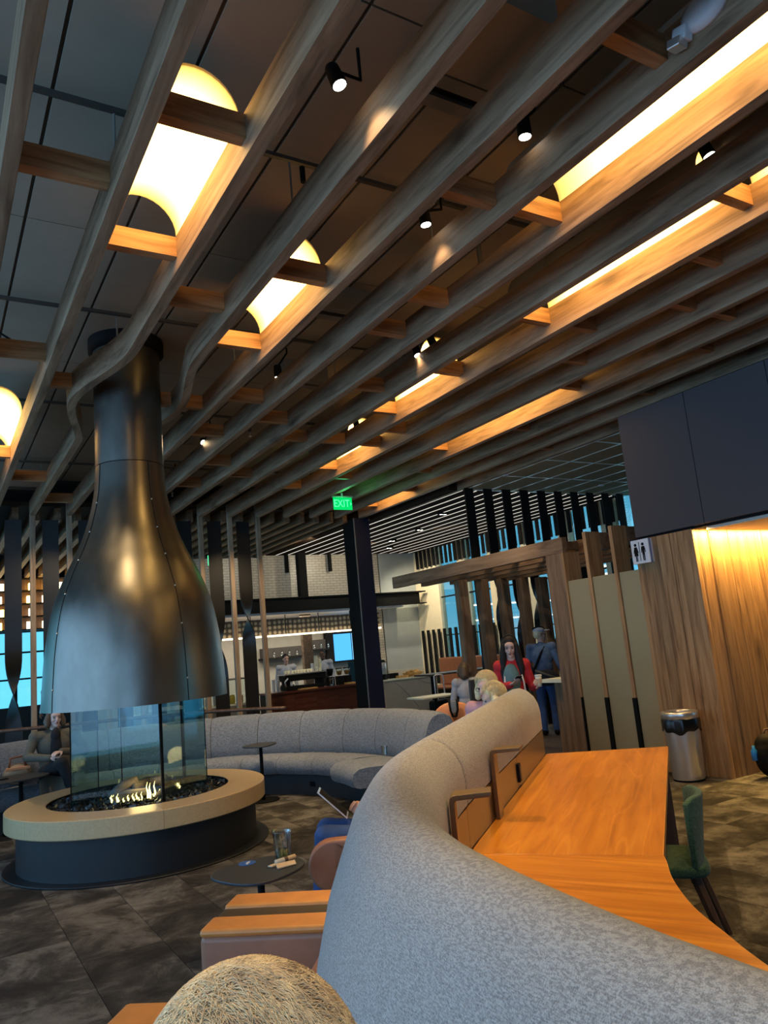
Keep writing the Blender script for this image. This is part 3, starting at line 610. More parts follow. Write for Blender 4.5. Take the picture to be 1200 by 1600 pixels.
# blue-black structural column and exit sign
t = thing('steel_column', 'tall dark column with one navy face, right of the cafe bar', 'column', (8.2, 14.6, 0))
build(MB().box(8.07, 8.45, 14.3, 14.32, 0, 4.6), 'navy_face', 'blue', t); build(MB().box(8.075, 8.44, 14.32, 14.85, 0, 4.6), 'core', 'black', t)
build(MB().box(8.055, 8.07, 14.295, 14.325, 0, 4.6), 'edge_trim', 'grey', t)
t = thing('exit_sign', 'glowing green exit sign hanging from the beams', 'sign', (6.56, 12, 4.5))
ep_ = build(MB().box(6.37, 6.76, 12.0, 12.012, 4.30, 4.53), 'panel', 'exitbg', t); build(MB().box(6.35, 6.78, 11.99, 12.03, 4.53, 4.555), 'top_rail', 'grey', t); build(MB().tube([(6.56, 12.01, 4.55), (6.56, 12.01, 4.62)], .02, 8), 'mount', 'grey', t)
text_mesh('EXIT', .19, Matrix.Translation((6.54, 11.997, 4.412)) @ Matrix.Rotation(pi/2, 4, 'X') @ Matrix.Diagonal((.86, 1.05, 1, 1)), 'lettering', 'exitlt', ep_, .002)
m = MB(); m.add([(6.715, 11.996, 4.45), (6.75, 11.996, 4.412), (6.715, 11.996, 4.375), (6.725, 11.996, 4.412)], [(0, 1, 3), (1, 2, 3)]); build(m, 'arrow', 'exitlt', ep_)
t2 = thing('exit_sign', 'small distant green exit sign beside a timber post', 'sign', (5.99, 18.0, 4.2)); build(MB().box(5.94, 6.05, 18.0, 18.05, 4.11, 4.36), 'panel', 'exitlt', t2); build(MB().tube([(5.99, 18.02, 4.36), (5.99, 18.02, 4.6)], .015, 6), 'mount', 'grey', t2)
pl = bpy.data.lights.new('exit_glow', 'POINT'); pl.energy = 3; pl.color = (.1, 1, .35); pl.shadow_soft_size = .1; po = link(bpy.data.objects.new('exit_glow', pl)); po.location = (6.56, 11.85, 4.45)
# ------------------------------------------------------------------ fireplace
CX, CY = 1.862, 8.131
def cat_rom(pts, n=6):
    out = []
    for i in range(len(pts)-1):
        p0, p1, p2, p3 = pts[max(0, i-1)], pts[i], pts[i+1], pts[min(len(pts)-1, i+2)]
        for k in range(n):
            t = k/n; out.append(tuple(.5*(2*b+(c-a)*t+(2*a-5*b+4*c-d)*t*t+(3*b-a-3*c+d)*t**3) for a, b, c, d in zip(p0, p1, p2, p3)))
    out.append(pts[-1]); return out
t = thing('fireplace_hood', 'large bell shaped dark steel hood and flue hanging over the round fire pit', 'fireplace hood', (CX, CY, 1.42))
prof = cat_rom([(.905, 1.42), (.895, 1.63), (.862, 2.02), (.79, 2.42), (.671, 2.74), (.549, 3.0), (.452, 3.26), (.376, 3.59), (.352, 3.9)])
inner = [(r-.02, z) for r, z in prof[::-1]]
m = MB().lathe(prof, (CX, CY, 0), 72, False); m.lathe(inner, (CX, CY, 0), 72, False); m.lathe([(.885, 1.42), (.905, 1.42)], (CX, CY, 0), 72, False)
build(m, 'hood_bell', 'hood', t, True)
build(MB().lathe([(.352, 3.9), (.352, 4.83), (.353, 5.20)], (CX, CY, 0), 64, False), 'flue', 'hood', t, True)
build(MB().lathe([(.35, 5.19), (.40, 5.2), (.40, ZC)], (CX, CY, 0), 48, False), 'collar', 'black', t, True)
for a in (288, 200, 30): 
    A = radians(a); build(MB().tube([(CX+(r+.001)*cos(A), CY+(r+.001)*sin(A), z) for r, z in prof], .0035, 5), 'seam', 'black', t, True)
    for i in (6, 14, 20, 27, 34, 40):
        r, z = prof[i]; build(MB().ell((CX+(r+.003)*cos(A), CY+(r+.003)*sin(A), z), (.009, .009, .009), None, 8, 5), 'rivet', 'steel', t, True)
build(MB().lathe([(.352, 3.895), (.356, 3.9), (.352, 3.905)], (CX, CY, 0), 48, False), 'seam', 'black', t, True)
t = thing('fire_pit', 'round gas fire pit with pale stone ledge on a blue black drum', 'fireplace', (CX, CY, 0))
build(MB().lathe([(1.245, 0), (1.25, .01), (1.245, .016), (1.1, .016)], (CX, CY, 0), 72), 'base_plate', 'drum', t, False)
build(MB().lathe([(1.13, .012), (1.13, .39), (1.0, .39)], (CX, CY, 0), 72, False), 'drum', 'drum', t, True).modifiers.new('e', 'EDGE_SPLIT')
nseg = 6
for i in range(nseg):
    a0 = 2*pi*i/nseg+.45; build(MB().lathe([(.87, .385), (1.225, .38), (1.233, .388), (1.233, .536), (1.225, .544), (.875, .544), (.868, .538), (.868, .39)], (CX, CY, 0), 14, True, a0+.001, a0+2*pi/nseg-.001), 'ledge_segment', 'ring', t, True, origin=(CX, CY, .4)).modifiers.new('e', 'EDGE_SPLIT')
BT = build(MB().lathe([(.866, .54), (.86, .485), (.001, .485)], (CX, CY, 0), 48, False), 'burner_tray', 'black', t, False)
m = MB()
rnd = random.Random(3)
for i in range(1500):
    r = .845*math.sqrt(rnd.random()); a = rnd.random()*2*pi; s = rnd.uniform(.018, .042); c = Vector((CX+r*cos(a), CY+r*sin(a), .492+rnd.random()*.03))
    d = [Vector((rnd.uniform(-1, 1), rnd.uniform(-1, 1), rnd.uniform(-1, 1))).normalized() for _ in range(3)]
    m.add([c+d[0]*s, c-d[0]*s*.8, c+d[1]*s, c-d[1]*s*.9, c+d[2]*s*.8, c-d[2]*s*.8], [(0, 2, 4), (2, 1, 4), (1, 3, 4), (3, 0, 4), (2, 0, 5), (1, 2, 5), (3, 1, 5), (0, 3, 5)])
tag(build(m, 'coal_bed', 'coal', BT), kind='stuff')
FR = radians(257)
def ring_pt(phi, r, z): return (CX+r*cos(FR+radians(phi)), CY+r*sin(FR+radians(phi)), z)
for a, b, r0, r1, b0, b1 in [(-50, 10, .42, .30, .50, .58), (20, 60, .40, .38, .50, .55), (-20, 150, .15, .40, .62, .55), (180, 60, .35, .28, .5, .66), (-80, -10, .3, .1, .53, .68)]:
    p, q = Vector(ring_pt(a, r0, b0)), Vector(ring_pt(b, r1, b1)); mid = (p+q)/2+Vector((0, 0, .03)); build(MB().tube([p, (p+mid)/2, mid, q], [.03, .045, .05, .035], 9), 'log', 'log', BT, True)
for i in range(26):
    ph = rnd.uniform(-48, 22) if i < 20 else rnd.uniform(30, 180); r = rnd.uniform(.34, .44); h = rnd.uniform(.03, .085) if i % 9 else .15; p = Vector(ring_pt(ph, r, .52)); w_ = rnd.uniform(.006, .012)
    build(MB().tube([p, p+Vector((.004, 0, h*.3)), p+Vector((-.006, .004, h*.7)), p+Vector((.004, 0, h))], [w_*.7, w_, w_*.6, .001], 6), 'flame', 'flame', BT, True)
PH = [-72, 18, 90, 136, 196, 219]; RG = .66
for i, ph in enumerate(PH):
    p = Vector(ring_pt(ph, RG, .47)); q = Vector(ring_pt(PH[(i+1) % 6], RG, .47)); d = (q-p).normalized(); nn = Vector((d.y, -d.x, 0))*.005
    a, b = p+d*.012, q-d*.012; up = Vector((0, 0, .98))
    build(MB().add([a-nn, b-nn, b+nn, a+nn, a-nn+up, b-nn+up, b+nn+up, a+nn+up], [(3, 2, 1, 0), (4, 5, 6, 7), (0, 1, 5, 4), (1, 2, 6, 5), (2, 3, 7, 6), (3, 0, 4, 7)]), 'glass_panel', 'glass', t)
    w_ = .016 if ph in (18, 136) else .006
    build(MB().obox((p.x, p.y, .47+.49), (w_*1.6, w_*1.6, .98), FR+radians(ph)), 'glass_post', 'black', t)
pl = bpy.data.lights.new('fire_glow', 'POINT'); pl.energy = 5; pl.color = (1, .55, .2); pl.shadow_soft_size = .12; po = link(bpy.data.objects.new('fire_glow', pl)); po.location = (CX-.05, CY-.3, .68)

# ------------------------------------------------------------------ curved sofa around the fireplace
t = thing('curved_sofa', 'long curved grey sofa wrapping behind the fire pit', 'sofa', (CX, CY+2.8, 0))
SEATP = [(2.46, .25), (2.40, .27), (2.37, .34), (2.39, .42), (2.46, .465), (2.6, .475), (2.9, .455), (3.0, .43), (3.0, .25)]
BACKP = [(2.99, .40), (2.965, .56), (3.0, .75), (3.05, .88), (3.10, .945), (3.17, .975), (3.25, .97), (3.32, .93), (3.35, .85), (3.36, .3), (3.1, .3)]
bd = [-19, -6, 7, 19, 33, 45.5, 58.5, 71.5, 84.5, 97.5, 110.5, 123.5, 136.5, 149.5]
def puff(prof, a0, a1, c, n=8, amt=.018):
    # one cushion: the section bulges between its seams
    rows = []; cr = sum(p[0] for p in prof)/len(prof); cz = sum(p[1] for p in prof)/len(prof)
    for i in range(n+1):
        q = i/n; e = min(q, 1-q)*2; k = 1-.05*(1-min(1, e*3.2))**2; a = radians(a0+(a1-a0)*q)
        rows.append([(c[0]+(cr+(r-cr)*k)*cos(a), c[1]+(cr+(r-cr)*k)*sin(a), cz+(z-cz)*k) for r, z in prof])
    m = MB().grid(rows, True); L = len(prof); m.f.append(list(range(L))); m.f.append([n*L+i for i in range(L)]); return m
def es(o, a=50): e = o.modifiers.new('e', 'EDGE_SPLIT'); e.split_angle = radians(a); return o
for a, b in zip(bd[:-1], bd[1:]):
    A = radians((a+b)/2); oc = (CX+3*cos(A), CY+3*sin(A), .5)
    es(build(puff(BACKP, a+.08, b-.08, (CX, CY)), 'back_cushion', 'sofa2', t, True, origin=oc))
    if a >= 7 or a == -6: es(build(puff(SEATP, (3.5 if a == -6 else a)+.08, (b if a != -6 else 7)-.08, (CX, CY)), 'seat_cushion', 'sofa2', t, True, origin=oc))
es(build(puff([(r-.2 if r < 2.7 else r, z) for r, z in SEATP], -15, 3.2, (CX, CY)), 'end_cushion', 'sofa2', t, True))
build(MB().lathe([(2.5, 0), (2.5, .26), (3.3, .26), (3.3, 0)], (CX, CY, 0), 60, True, radians(-18), radians(149)), 'plinth', 'plinth', t)
A = radians(21.5); build(MB().obox((CX+2.497*cos(A), CY+2.497*sin(A), .135), (.012, .085, .06), A), 'outlet', 'black', t, False, .002)
def pebble(cx, cy, rx, ry, rot, n=40, p=2.6):
    out = []
    for i in range(n):
        a = 2*pi*i/n; c, s = cos(a), sin(a); x = rx*math.copysign(abs(c)**(2/p), c); y = ry*math.copysign(abs(s)**(2/p), s)*(1-.12*x/rx); out.append((cx+x*cos(rot)-y*sin(rot), cy+x*sin(rot)+y*cos(rot)))
    return out
def side_table(x, y, z, rx, ry, rot, lb, foot=.2, off=(0, 0)):
    t = thing('side_table', lb, 'table', (x, y, 0), 'small dark side tables')
    build(MB().prism(pebble(x, y, rx, ry, rot), z-.018, z), 'table_top', 'slate', t, False, .005); fx, fy = x+off[0], y+off[1]
    build(MB().tube([(fx, fy, .01), (fx, fy, z-.018)], .022, 12), 'stem', 'black', t, True); build(MB().lathe([(foot, 0), (foot, .008), (foot-.01, .012), (.02, .012)], (fx, fy, 0), 32), 'foot', 'black', t); return t
side_table(3.63, 9.32, .68, .215, .19, .6, 'small dark side table at the curved sofa, right behind the fire pit', .2)
side_table(1.75, 4.62, .50, .27, .25, .35, 'dark side table with a round blue sticker beside the tan armchairs')
side_table(.88, 10.32, .62, .42, .34, .2, 'dark side table at the left edge in front of the seated woman', .2, (.1, -.05))
o = build(MB().lathe([(.055, .5005), (.055, .502), (.001, .502)], (1.735, 4.80, 0), 32), 'sticker', 'stickerblue'); tag(o, 'round blue sticker with white marks on the near side table', 'sticker')
for i, (dx, dy, w_, h_) in enumerate([(.012, -.012, .014, .03), (.0, .012, .014, .034), (-.01, .03, .006, .012)]): build(MB().obox((1.735+dx, 4.80-dy, .5025), (w_*2.2, w_*.8, .001), .5), 'printed_mark', 'white', o)
t = thing('plastic_cup', 'clear plastic cup with a little green drink on the near side table', 'cup', (1.935, 4.70, .5)); cc = (1.935, 4.70, .5)
build(MB().lathe([(.001, .003), (.044, .001), (.060, .165), (.063, .17), (.058, .165), (.042, .005)], cc, 28, False), 'cup', 'cupglass', t, True)
build(MB().lathe([(.001, .006), (.042, .006), (.047, .055), (.001, .055)], cc, 24, False), 'drink', glass('green_drink', (.72, .80, .45), .05), t, True)
for i, (a, b, lb) in enumerate([((1.845, 4.60), (1.985, 4.63), 'rolled kraft napkin farther from the armchair on the near side table'), ((1.815, 4.53), (1.94, 4.555), 'open folded kraft napkin nearer the armchair on the near side table')]):
    t = thing('napkin_roll' if not i else 'folded_napkin', lb, 'napkin', (*a, .5), 'kraft napkins')
    if i == 0:
        build(MB().tube([(*a, .517), (b[0], b[1], .517)], .016, 12), 'napkin', 'paper', t, True); build(MB().tube([((a[0]+b[0])/2-.012, (a[1]+b[1])/2-.002, .517), ((a[0]+b[0])/2+.012, (a[1]+b[1])/2+.002, .517)], .0172, 12), 'paper_band', 'walnut', t, True)
        build(MB().obox((a[0]-.02, a[1]-.01, .508), (.06, .035, .006), .4), 'napkin_tail', 'paper', t)
    else:
        m = MB().add([(a[0], a[1]-.03, .504), (b[0], b[1]-.045, .504), (b[0]+.02, b[1]+.02, .507), (a[0]+.01, a[1]+.02, .512), (a[0], a[1]-.03, .511), (b[0], b[1]-.045, .508), (b[0]+.02, b[1]+.02, .514), (a[0]+.01, a[1]+.02, .524)], [(3, 2, 1, 0), (4, 5, 6, 7), (0, 1, 5, 4), (1, 2, 6, 5), (2, 3, 7, 6), (3, 0, 4, 7)]); build(m, 'napkin', 'paper', t)
o = build(MB().lathe([(.03, 0), (.04, .10), (.041, .105), (.038, .1), (.028, .004)], (4.72, 8.1, .475), 20, False), 'glass_cup', 'cupglass', None, True, origin=(4.72, 8.1, .475)); tag(o, 'small clear glass on the far end of the curved sofa', 'cup')

# ------------------------------------------------------------------ upholstered partition with counter table
PIN = [(4.44, 4.955), (3.39, 4.08), (2.64, 3.455), (2.29, 3.16), (2.0, 2.88), (1.67, 2.47), (1.41, 2.05), (1.27, 1.70), (1.205, 1.45), (1.155, 1.15), (1.125, .85), (1.11, .3), (1.12, -.6)]
PIN = [Vector((x, y, 0)) for x, y in cat_rom(PIN, 10)]
def offset(path, d):
    out = []
    for i, p in enumerate(path):
        h = (path[min(i+1, len(path)-1)]-path[max(i-1, 0)]).normalized(); out.append(p+Vector((h.y, -h.x, 0))*d)
    return out
def resample(path, a, b, n):
    L = [0]
    for p, q in zip(path[:-1], path[1:]): L.append(L[-1]+(q-p).length)
    out = []
    for k in range(n+1):
        s = a+(b-a)*k/n; s = min(max(s, 0), L[-1]-1e-6); i = max(j for j in range(len(L)) if L[j] <= s); i = min(i, len(path)-2); out.append(path[i].lerp(path[i+1], (s-L[i])/(L[i+1]-L[i])))
    return out
LEN = sum((q-p).length for p, q in zip(PIN[:-1], PIN[1:]))
PROF = [(0, .955), (0, 1.07), (.012, 1.14), (.04, 1.20), (.09, 1.25), (.15, 1.275), (.21, 1.27), (.27, 1.24), (.32, 1.17), (.37, 1.05), (.41, .95), (.45, .8), (.48, .6), (.50, .3), (.50, .1), (.06, .1), (.06, .955)]
def sweep(path, prof, shrink=.012):
    rows = []; n = len(path); cd_ = sum(p[0] for p in prof)/len(prof); cz = sum(p[1] for p in prof)/len(prof)
    for i, p in enumerate(path):
        h = (path[min(i+1, n-1)]-path[max(i-1, 0)]).normalized(); nn = Vector((h.y, -h.x, 0)); e = min(i, n-1-i); k = 1-(.045 if e == 0 else .012 if e == 1 else 0)
        Lq = (p-PIN[0]).length; lift = .025*max(0, 1-Lq/2.6) if len(prof) > 6 else 0
        rows.append([p+nn*(cd_+(d-cd_)*k)+Vector((0, 0, cz+(z-cz)*k+(lift*min(1, max(0, (z-.6)/.5)) if d > .06 or z > 1 else 0))) for d, z in prof])
    m = MB().grid(rows, True); L = len(prof); m.f.append(list(range(L))); m.f.append([(n-1)*L+i for i in range(L)]); return m
t = thing('sofa_partition', 'big curved grey upholstered partition in the foreground beside the orange table', 'sofa', (1.7, 3, 0)); PART = t
SEAM = 2.80
def seg_path(a, b, n): 
    q = resample(PIN, a, b, n); return [q[0].lerp(q[1], .0), q[0].lerp(q[1], .08), q[0].lerp(q[1], .3)]+q[1:-1]+[q[-1].lerp(q[-2], .3), q[-1].lerp(q[-2], .08), q[-1]]
es(build(sweep(seg_path(0, SEAM, 26), PROF), 'back_panel', 'sofa', t, True, origin=(3.4, 4.4, .6)), 60)
es(build(sweep(seg_path(SEAM+.004, LEN, 46), PROF), 'back_panel', 'sofa', t, True, origin=(1.4, 1.6, .6)), 60)
for a, b in [(0.03, 1.35), (1.356, 2.84), (2.846, 4.3)]:
    p = resample(PIN, a, b, 16); build(sweep(p, [(.0, .752), (.0, .948), (.05, .948), (.05, .752)], 0), 'metal_panel', 'bronze', t)
    pm_ = offset(p, 0)
hd = (PIN[4]-PIN[0]).normalized(); nt_ = Vector((-hd.y, hd.x, 0))     # towards the table
def at_wall(s): 
    p = resample(PIN, s-.001, s+.001, 1); h = (p[1]-p[0]).normalized(); return p[0], h, Vector((-h.y, h.x, 0))
def s_near(x, y):
    L = 0; best = (9, 0)
    for a_, b_ in zip(PIN[:-1], PIN[1:]):
        d_ = (a_-Vector((x, y, 0))).length; best = min(best, (d_, L)); L += (b_-a_).length
    return best[1]
p, h, nn = at_wall(s_near(3.36, 4.05)); an = atan2(h.y, h.x)
build(MB().obox(p+nn*.008+Vector((0, 0, .845)), (.075, .016, .115), an), 'outlet_plate', 'black', t, False, .003); build(MB().obox(p+nn*.018+Vector((0, 0, .845)), (.05, .006, .085), an), 'outlet', 'darkwood', t)
M['table2'] = None
def rot_wood(name, ang):
    m = wood(name, (.46, .155, .010), (.60, .215, .016), (.70, .285, .03), 'Y', 1.1, .30, .05, False, .45, 45); nt = m.node_tree
    for n in [n for n in nt.nodes if n.type == 'MAPPING']:
        src = n.inputs['Vector'].links[0].from_socket; r = nt.nodes.new('ShaderNodeMapping'); r.inputs['Rotation'].default_value = (0, 0, ang); nt.links.new(src, r.inputs['Vector']); nt.links.new(r.outputs[0], n.inputs['Vector'])
    return m
t = thing('counter_table', 'long glossy orange wood counter table along the grey partition', 'table', (2.8, 2.6, 0))
OUT1 = [(5.153, 4.288), (2.80, 2.44), (2.765, 2.412)]
i1 = [(p.x, p.y) for p in resample(offset(PIN, -.002), .0, 2.90, 20)]
build(MB().prism(OUT1+[(2.765, 2.412), i1[-1]][1:]+i1[::-1][1:], .705, .75), 'table_top', rot_wood('table_veneer_far', radians(51.9)), t, False, .003)
o2 = cat_rom([(2.765, 2.412), (2.70, 2.345), (2.55, 2.2), (2.41, 2.035), (2.313, 1.90), (2.21, 1.72), (2.13, 1.58), (2.07, 1.44), (1.99, 1.1), (1.96, .6), (1.96, -.6)], 5)
i2 = [(p.x, p.y) for p in resample(offset(PIN, -.002), 2.904, LEN, 30)]
build(MB().prism([(x-.002, y-.003) for x, y in o2]+i2[::-1], .705, .75), 'table_top', rot_wood('table_veneer_near', radians(-28)), t, False, .003)
ed = Vector((-.632, .779, 0)).normalized()
p0 = Vector((5.11, 4.29, 0)); c = p0+ed*.42; build(MB().obox((c.x, c.y, .352), (.84, .05, .704), atan2(ed.y, ed.x)), 'end_panel', 'walnut', t)
for q in [(2.35, 2.6), (1.6, 1.1)]: build(MB().obox((*q, .352), (.5, .05, .704), atan2(.78, -.6)), 'support_panel', 'walnut', t)
# L-shaped lamps rising from the metal strip
def desk_lamp(s, lb, L=.175):
    p, h, nn = at_wall(s); p = p+nn*.012; t = thing('desk_lamp', lb, 'lamp', (p.x, p.y, .75), 'bent bronze task lamps'); pts = []
    prof = [(0, .75), (0, 1.095), (.005, 1.115), (.02, 1.125), (L, 1.132)]; th = .022
    inn = [(th, .75), (th, 1.085), (th+.002, 1.098), (th+.01, 1.104), (L, 1.112)]
    ring = prof+inn[::-1]; w_ = .055; n = len(ring)
    vs_ = [p+nn*a-h*w_+Vector((0, 0, z-.0)) for a, z in ring]+[p+nn*a+h*w_+Vector((0, 0, z)) for a, z in ring]
    m = MB().add(vs_, [(i, i+1, n-2-i, n-1-i) for i in range(len(prof)-1)]+[(n+i+1, n+i, n+n-1-i, n+n-2-i) for i in range(len(prof)-1)]+[(i, (i+1) % n, n+(i+1) % n, n+i) for i in range(n)])
    ba_ = build(m, 'bent_arm', 'bronze', t, False, .002); c = p+nn*.1+Vector((0, 0, 1.115)); build(MB().obox(c, (.03, .10, .004), atan2(h.y, h.x)), 'light_strip', 'creamcup', ba_); return t
desk_lamp(s_near(2.79, 3.58), 'bent bronze task lamp standing beside the outlet on the far half of the table')
desk_lamp(s_near(1.86, 2.72), 'bent bronze task lamp partly hidden behind the curve of the grey partition')

# ------------------------------------------------------------------ chairs
def rz_of(f): return atan2(-f[0], f[1])           # local +Y faces along f
t = thing('side_chair', 'green upholstered chair with dark wooden legs tucked under the orange table', 'chair', (3.53, 3.07, 0))
X = Matrix.Translation((3.53, 3.07, 0)) @ Matrix.Rotation(rz_of((-.617, .787)), 4, 'Z')
rows = []
for i in range(13):
    q = i/12; u = [(-.235)+.47*k/10 for k in range(11)]
    rows.append([(x*(1-.10*abs(q-.5)), -.20-.045*q+.10*(x/.235)**2*(.35+.5*q), .45+.36*q-(.02 if abs(x) > .2 and i == 12 else 0)) for x in u])
o = build(MB(X).grid(rows), 'backrest', 'green', t, True); s = o.modifiers.new('s', 'SOLIDIFY'); s.thickness = .035; b = o.modifiers.new('b', 'BEVEL'); b.width = .012; b.segments = 3
m = MB(X); m.prism([(x, y) for x, y in pebble(0, .02, .235, .235, 0, 32, 4)], .415, .47); build(m, 'seat', 'green', t, False, .018, 3)
for sx in (-1, 1):
    m = MB(X); m.tube([(sx*.17, -.14, .42), (sx*.215, -.27, 0)], [.030, .020], 6); build(m, 'leg', 'walnut', t); m = MB(X); m.tube([(sx*.17, .16, .42), (sx*.21, .22, 0)], [.030, .020], 6); build(m, 'leg', 'walnut', t)
m = MB(X); m.box(-.17, .17, -.16, -.12, .38, .415).box(-.17, .17, .14, .18, .38, .415); build(m, 'frame_rail', 'walnut', t)
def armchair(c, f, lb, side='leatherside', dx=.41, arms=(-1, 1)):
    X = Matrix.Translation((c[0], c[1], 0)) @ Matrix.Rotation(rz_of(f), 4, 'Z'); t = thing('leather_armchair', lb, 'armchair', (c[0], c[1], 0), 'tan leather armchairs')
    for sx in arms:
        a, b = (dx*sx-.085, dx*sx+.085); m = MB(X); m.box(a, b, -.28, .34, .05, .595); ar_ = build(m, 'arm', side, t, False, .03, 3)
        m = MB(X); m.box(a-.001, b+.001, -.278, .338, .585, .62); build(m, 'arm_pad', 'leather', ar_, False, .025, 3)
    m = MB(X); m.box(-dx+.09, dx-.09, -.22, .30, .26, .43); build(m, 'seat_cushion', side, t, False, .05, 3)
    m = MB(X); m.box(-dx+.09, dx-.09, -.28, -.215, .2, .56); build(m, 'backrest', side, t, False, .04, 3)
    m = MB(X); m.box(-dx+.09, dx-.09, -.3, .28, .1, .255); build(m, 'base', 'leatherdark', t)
    for sx in (-1, 1):
        for sy in (-.22, .28): m = MB(X); m.tube([(sx*dx, sy, .1), (sx*dx, sy, 0)], [.022, .016], 8); build(m, 'leg', 'walnut', t)
    return t
FA = (-.77, .63); RA = Vector((.63, .77, 0)); A0 = Vector((1.08, 3.02, 0))
armchair(A0, FA, 'tan leather armchair nearest the camera, beside the man with grey hair')
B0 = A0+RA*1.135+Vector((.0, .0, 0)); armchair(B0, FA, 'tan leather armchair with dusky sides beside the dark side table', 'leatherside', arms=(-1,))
X = Matrix.Translation(A0+RA*.568) @ Matrix.Rotation(rz_of(FA), 4, 'Z'); m = MB(X); m.box(-.070, .070, -.28, .33, .0, .605)
o = build(m, 'console', 'leatherdark', None, origin=A0+RA*.568, bev=.006); tag(o, 'dark flush console between the two tan leather armchairs', 'console')
# orange round chair behind the partition with a bag on it
t = thing('shell_chair', 'orange round backed chair behind the end of the curved sofa', 'chair', (5.62, 7.85, 0))
d = Vector((.58, .81, 0)); sd = Vector((.81, -.58, 0)); c = Vector((5.62, 7.85, .80))
rows = []
for j in range(9):
    r = j/8; rows.append([c+sd*(.27*r*cos(2*pi*i/28))+Vector((0, 0, .20*r*sin(2*pi*i/28)))-d*(.05*(1-r*r)) for i in range(28)])
o = build(MB().grid(rows, True), 'backrest', 'orange', t, True); s = o.modifiers.new('s', 'SOLIDIFY'); s.thickness = .025
build(MB().prism(pebble(5.76, 8.05, .24, .24, .6), .42, .46), 'seat', 'orange', t, False, .012)
for a in range(4): q = pi/4+a*pi/2; build(MB().tube([(5.76+.17*cos(q), 8.05+.17*sin(q), .42), (5.76+.24*cos(q), 8.05+.24*sin(q), 0)], .014, 8), 'leg', 'black', t)
build(MB().tube([(5.66, 7.93, .62), (5.7, 8.0, .45)], .02, 8), 'back_stem', 'black', t)
t = thing('shoulder_bag', 'dark grey bag strap hung over the orange round chair', 'bag', (5.58, 7.78, .9))
m = MB(); q = c-d*.075+Vector((.0, 0, .08)); m.tube([q-sd*.05+Vector((0, 0, .17)), q-sd*.04+Vector((0, 0, .02)), q-sd*.02-Vector((0, 0, .05)), q+sd*.02-Vector((0, 0, .05)), q+sd*.045+Vector((0, 0, .03)), q+sd*.05+Vector((0, 0, .15))], .016, 8); build(m, 'strap', 'black', t, True)
build(MB().obox(q+Vector((0, 0, .06)), (.075, .02, .15), atan2(sd.y, sd.x)), 'pocket', 'grey', t, False, .008)
# bench behind the far end of the partition
al = Vector((.787, .617, 0)); no = Vector((-.617, .787, 0)); base = Vector((4.47, 4.99, 0))
t = thing('booth_bench', 'pale grey upholstered bench behind the far end of the partition', 'bench', base+no*.7)
Xb = Matrix.Translation(base+no*.52) @ Matrix.Rotation(atan2(al.y, al.x), 4, 'Z')
m = MB(Xb); m.box(-1.6, .55, .02, .52, .1, .505); build(m, 'seat', 'sofa', t, False, .05, 3); m = MB(Xb); m.box(-1.6, .5, .05, .45, 0, .1); build(m, 'plinth', 'plinth', t)
m = MB(Xb); rows = [[(x, -.0+.5*q-.0, z) for q, z in [(0, .1), (0, .80), (.12, .79), (.35, .70), (.62, .58), (.85, .52), (1.0, .42), (1, .1)]] for x in (.56, .58, .70, .72)]; m.grid(rows); m.f += [list(range(8)), [24+i for i in range(8)]]; build(m, 'bench_end', 'sofa', t, True)
#@@PART3
# ------------------------------------------------------------------ cafe bar at the back
struct(MB().box(5.0, 10.95, 20.1, 20.3, 3.34, ZC), 'wall_tiled', 'brick')
struct(MB().box(11.55, 12.08, 20.1, 20.3, 0, ZC), 'wall_tiled', 'brick').name = 'wall_tiled_end'
struct(MB().box(3.6, 12.05, 22.6, 22.8, 0, 3.0), 'wall_cafe', plain('cafe_wall', (.26, .245, .21), .8))
struct(MB().box(3.6, 12.6, 19.7, 22.6, 2.90, 2.96), 'ceiling_cafe', 'white')
o = build(MB().box(3.6, 13.1, 19.5, 19.62, 2.97, 3.33), 'bar_header', 'black', None, origin=(8, 19.5, 3)); tag(o, 'long black header above the cafe bar', 'header')
build(MB().box(3.6, 13.3, 19.42, 19.68, 3.31, 3.345).box(3.6, 13.3, 19.42, 19.68, 2.955, 2.985), 'flange', 'black', o)
area('cafe_lamp', (8.6, 20.8, 2.86), (8.6, 20.8, 0), 6, 1.2, 170, (1, .88, .68))
t = thing('bar_screen', 'row of hanging patterned panels with a glowing lower edge over the bar', 'panel', (8.4, 20, 2.5))
rnd2 = random.Random(5)
def pat_mat():
    m, nt, b = newmat('dotted_panel'); vo = nt.nodes.new('ShaderNodeTexVoronoi'); vo.inputs['Scale'].default_value = 1; vo.inputs['Randomness'].default_value = .15; nt.links.new(coords(nt, (7, 7, 7), False), vo.inputs['Vector'])
    c = ramp(nt, vo.outputs['Distance'], [(.2, (.62, .48, .30)), (.45, (.10, .07, .045))]); nt.links.new(c, b.inputs['Base Color']); b.inputs['Roughness'].default_value = .6; return m
PM = pat_mat()
for k in range(6):
    x0 = 5.6+1.05*k; build(MB().box(x0+.01, x0+1.03, 20.0, 20.03, 2.36, 2.80), 'panel', PM, t, origin=(x0, 20, 2.4)); build(MB().tube([(x0, 19.98, 2.3), (x0, 19.98, 2.898)], .014, 6), 'rod', 'black', t)
build(MB().box(5.5, 11.9, 19.96, 20.06, 2.30, 2.345), 'light_edge', 'coveled', t)
for k, x in enumerate([9.63]):
    o = build(MB().box(x-.15, x+.15, 20.45, 20.6, 0, 2.9), 'bar_pillar', 'darkwood', None, origin=(x, 20.5, 0)); tag(o, 'dark square pillar behind the bar', 'pillar')
o = build(MB().box(9.07, 9.31, 19.5, 19.7, 3.34, 5.2), 'bar_hanger', 'black', None, origin=(9.2, 19.6, 3.3)); tag(o, 'black steel hanger carrying the bar header', 'hanger')
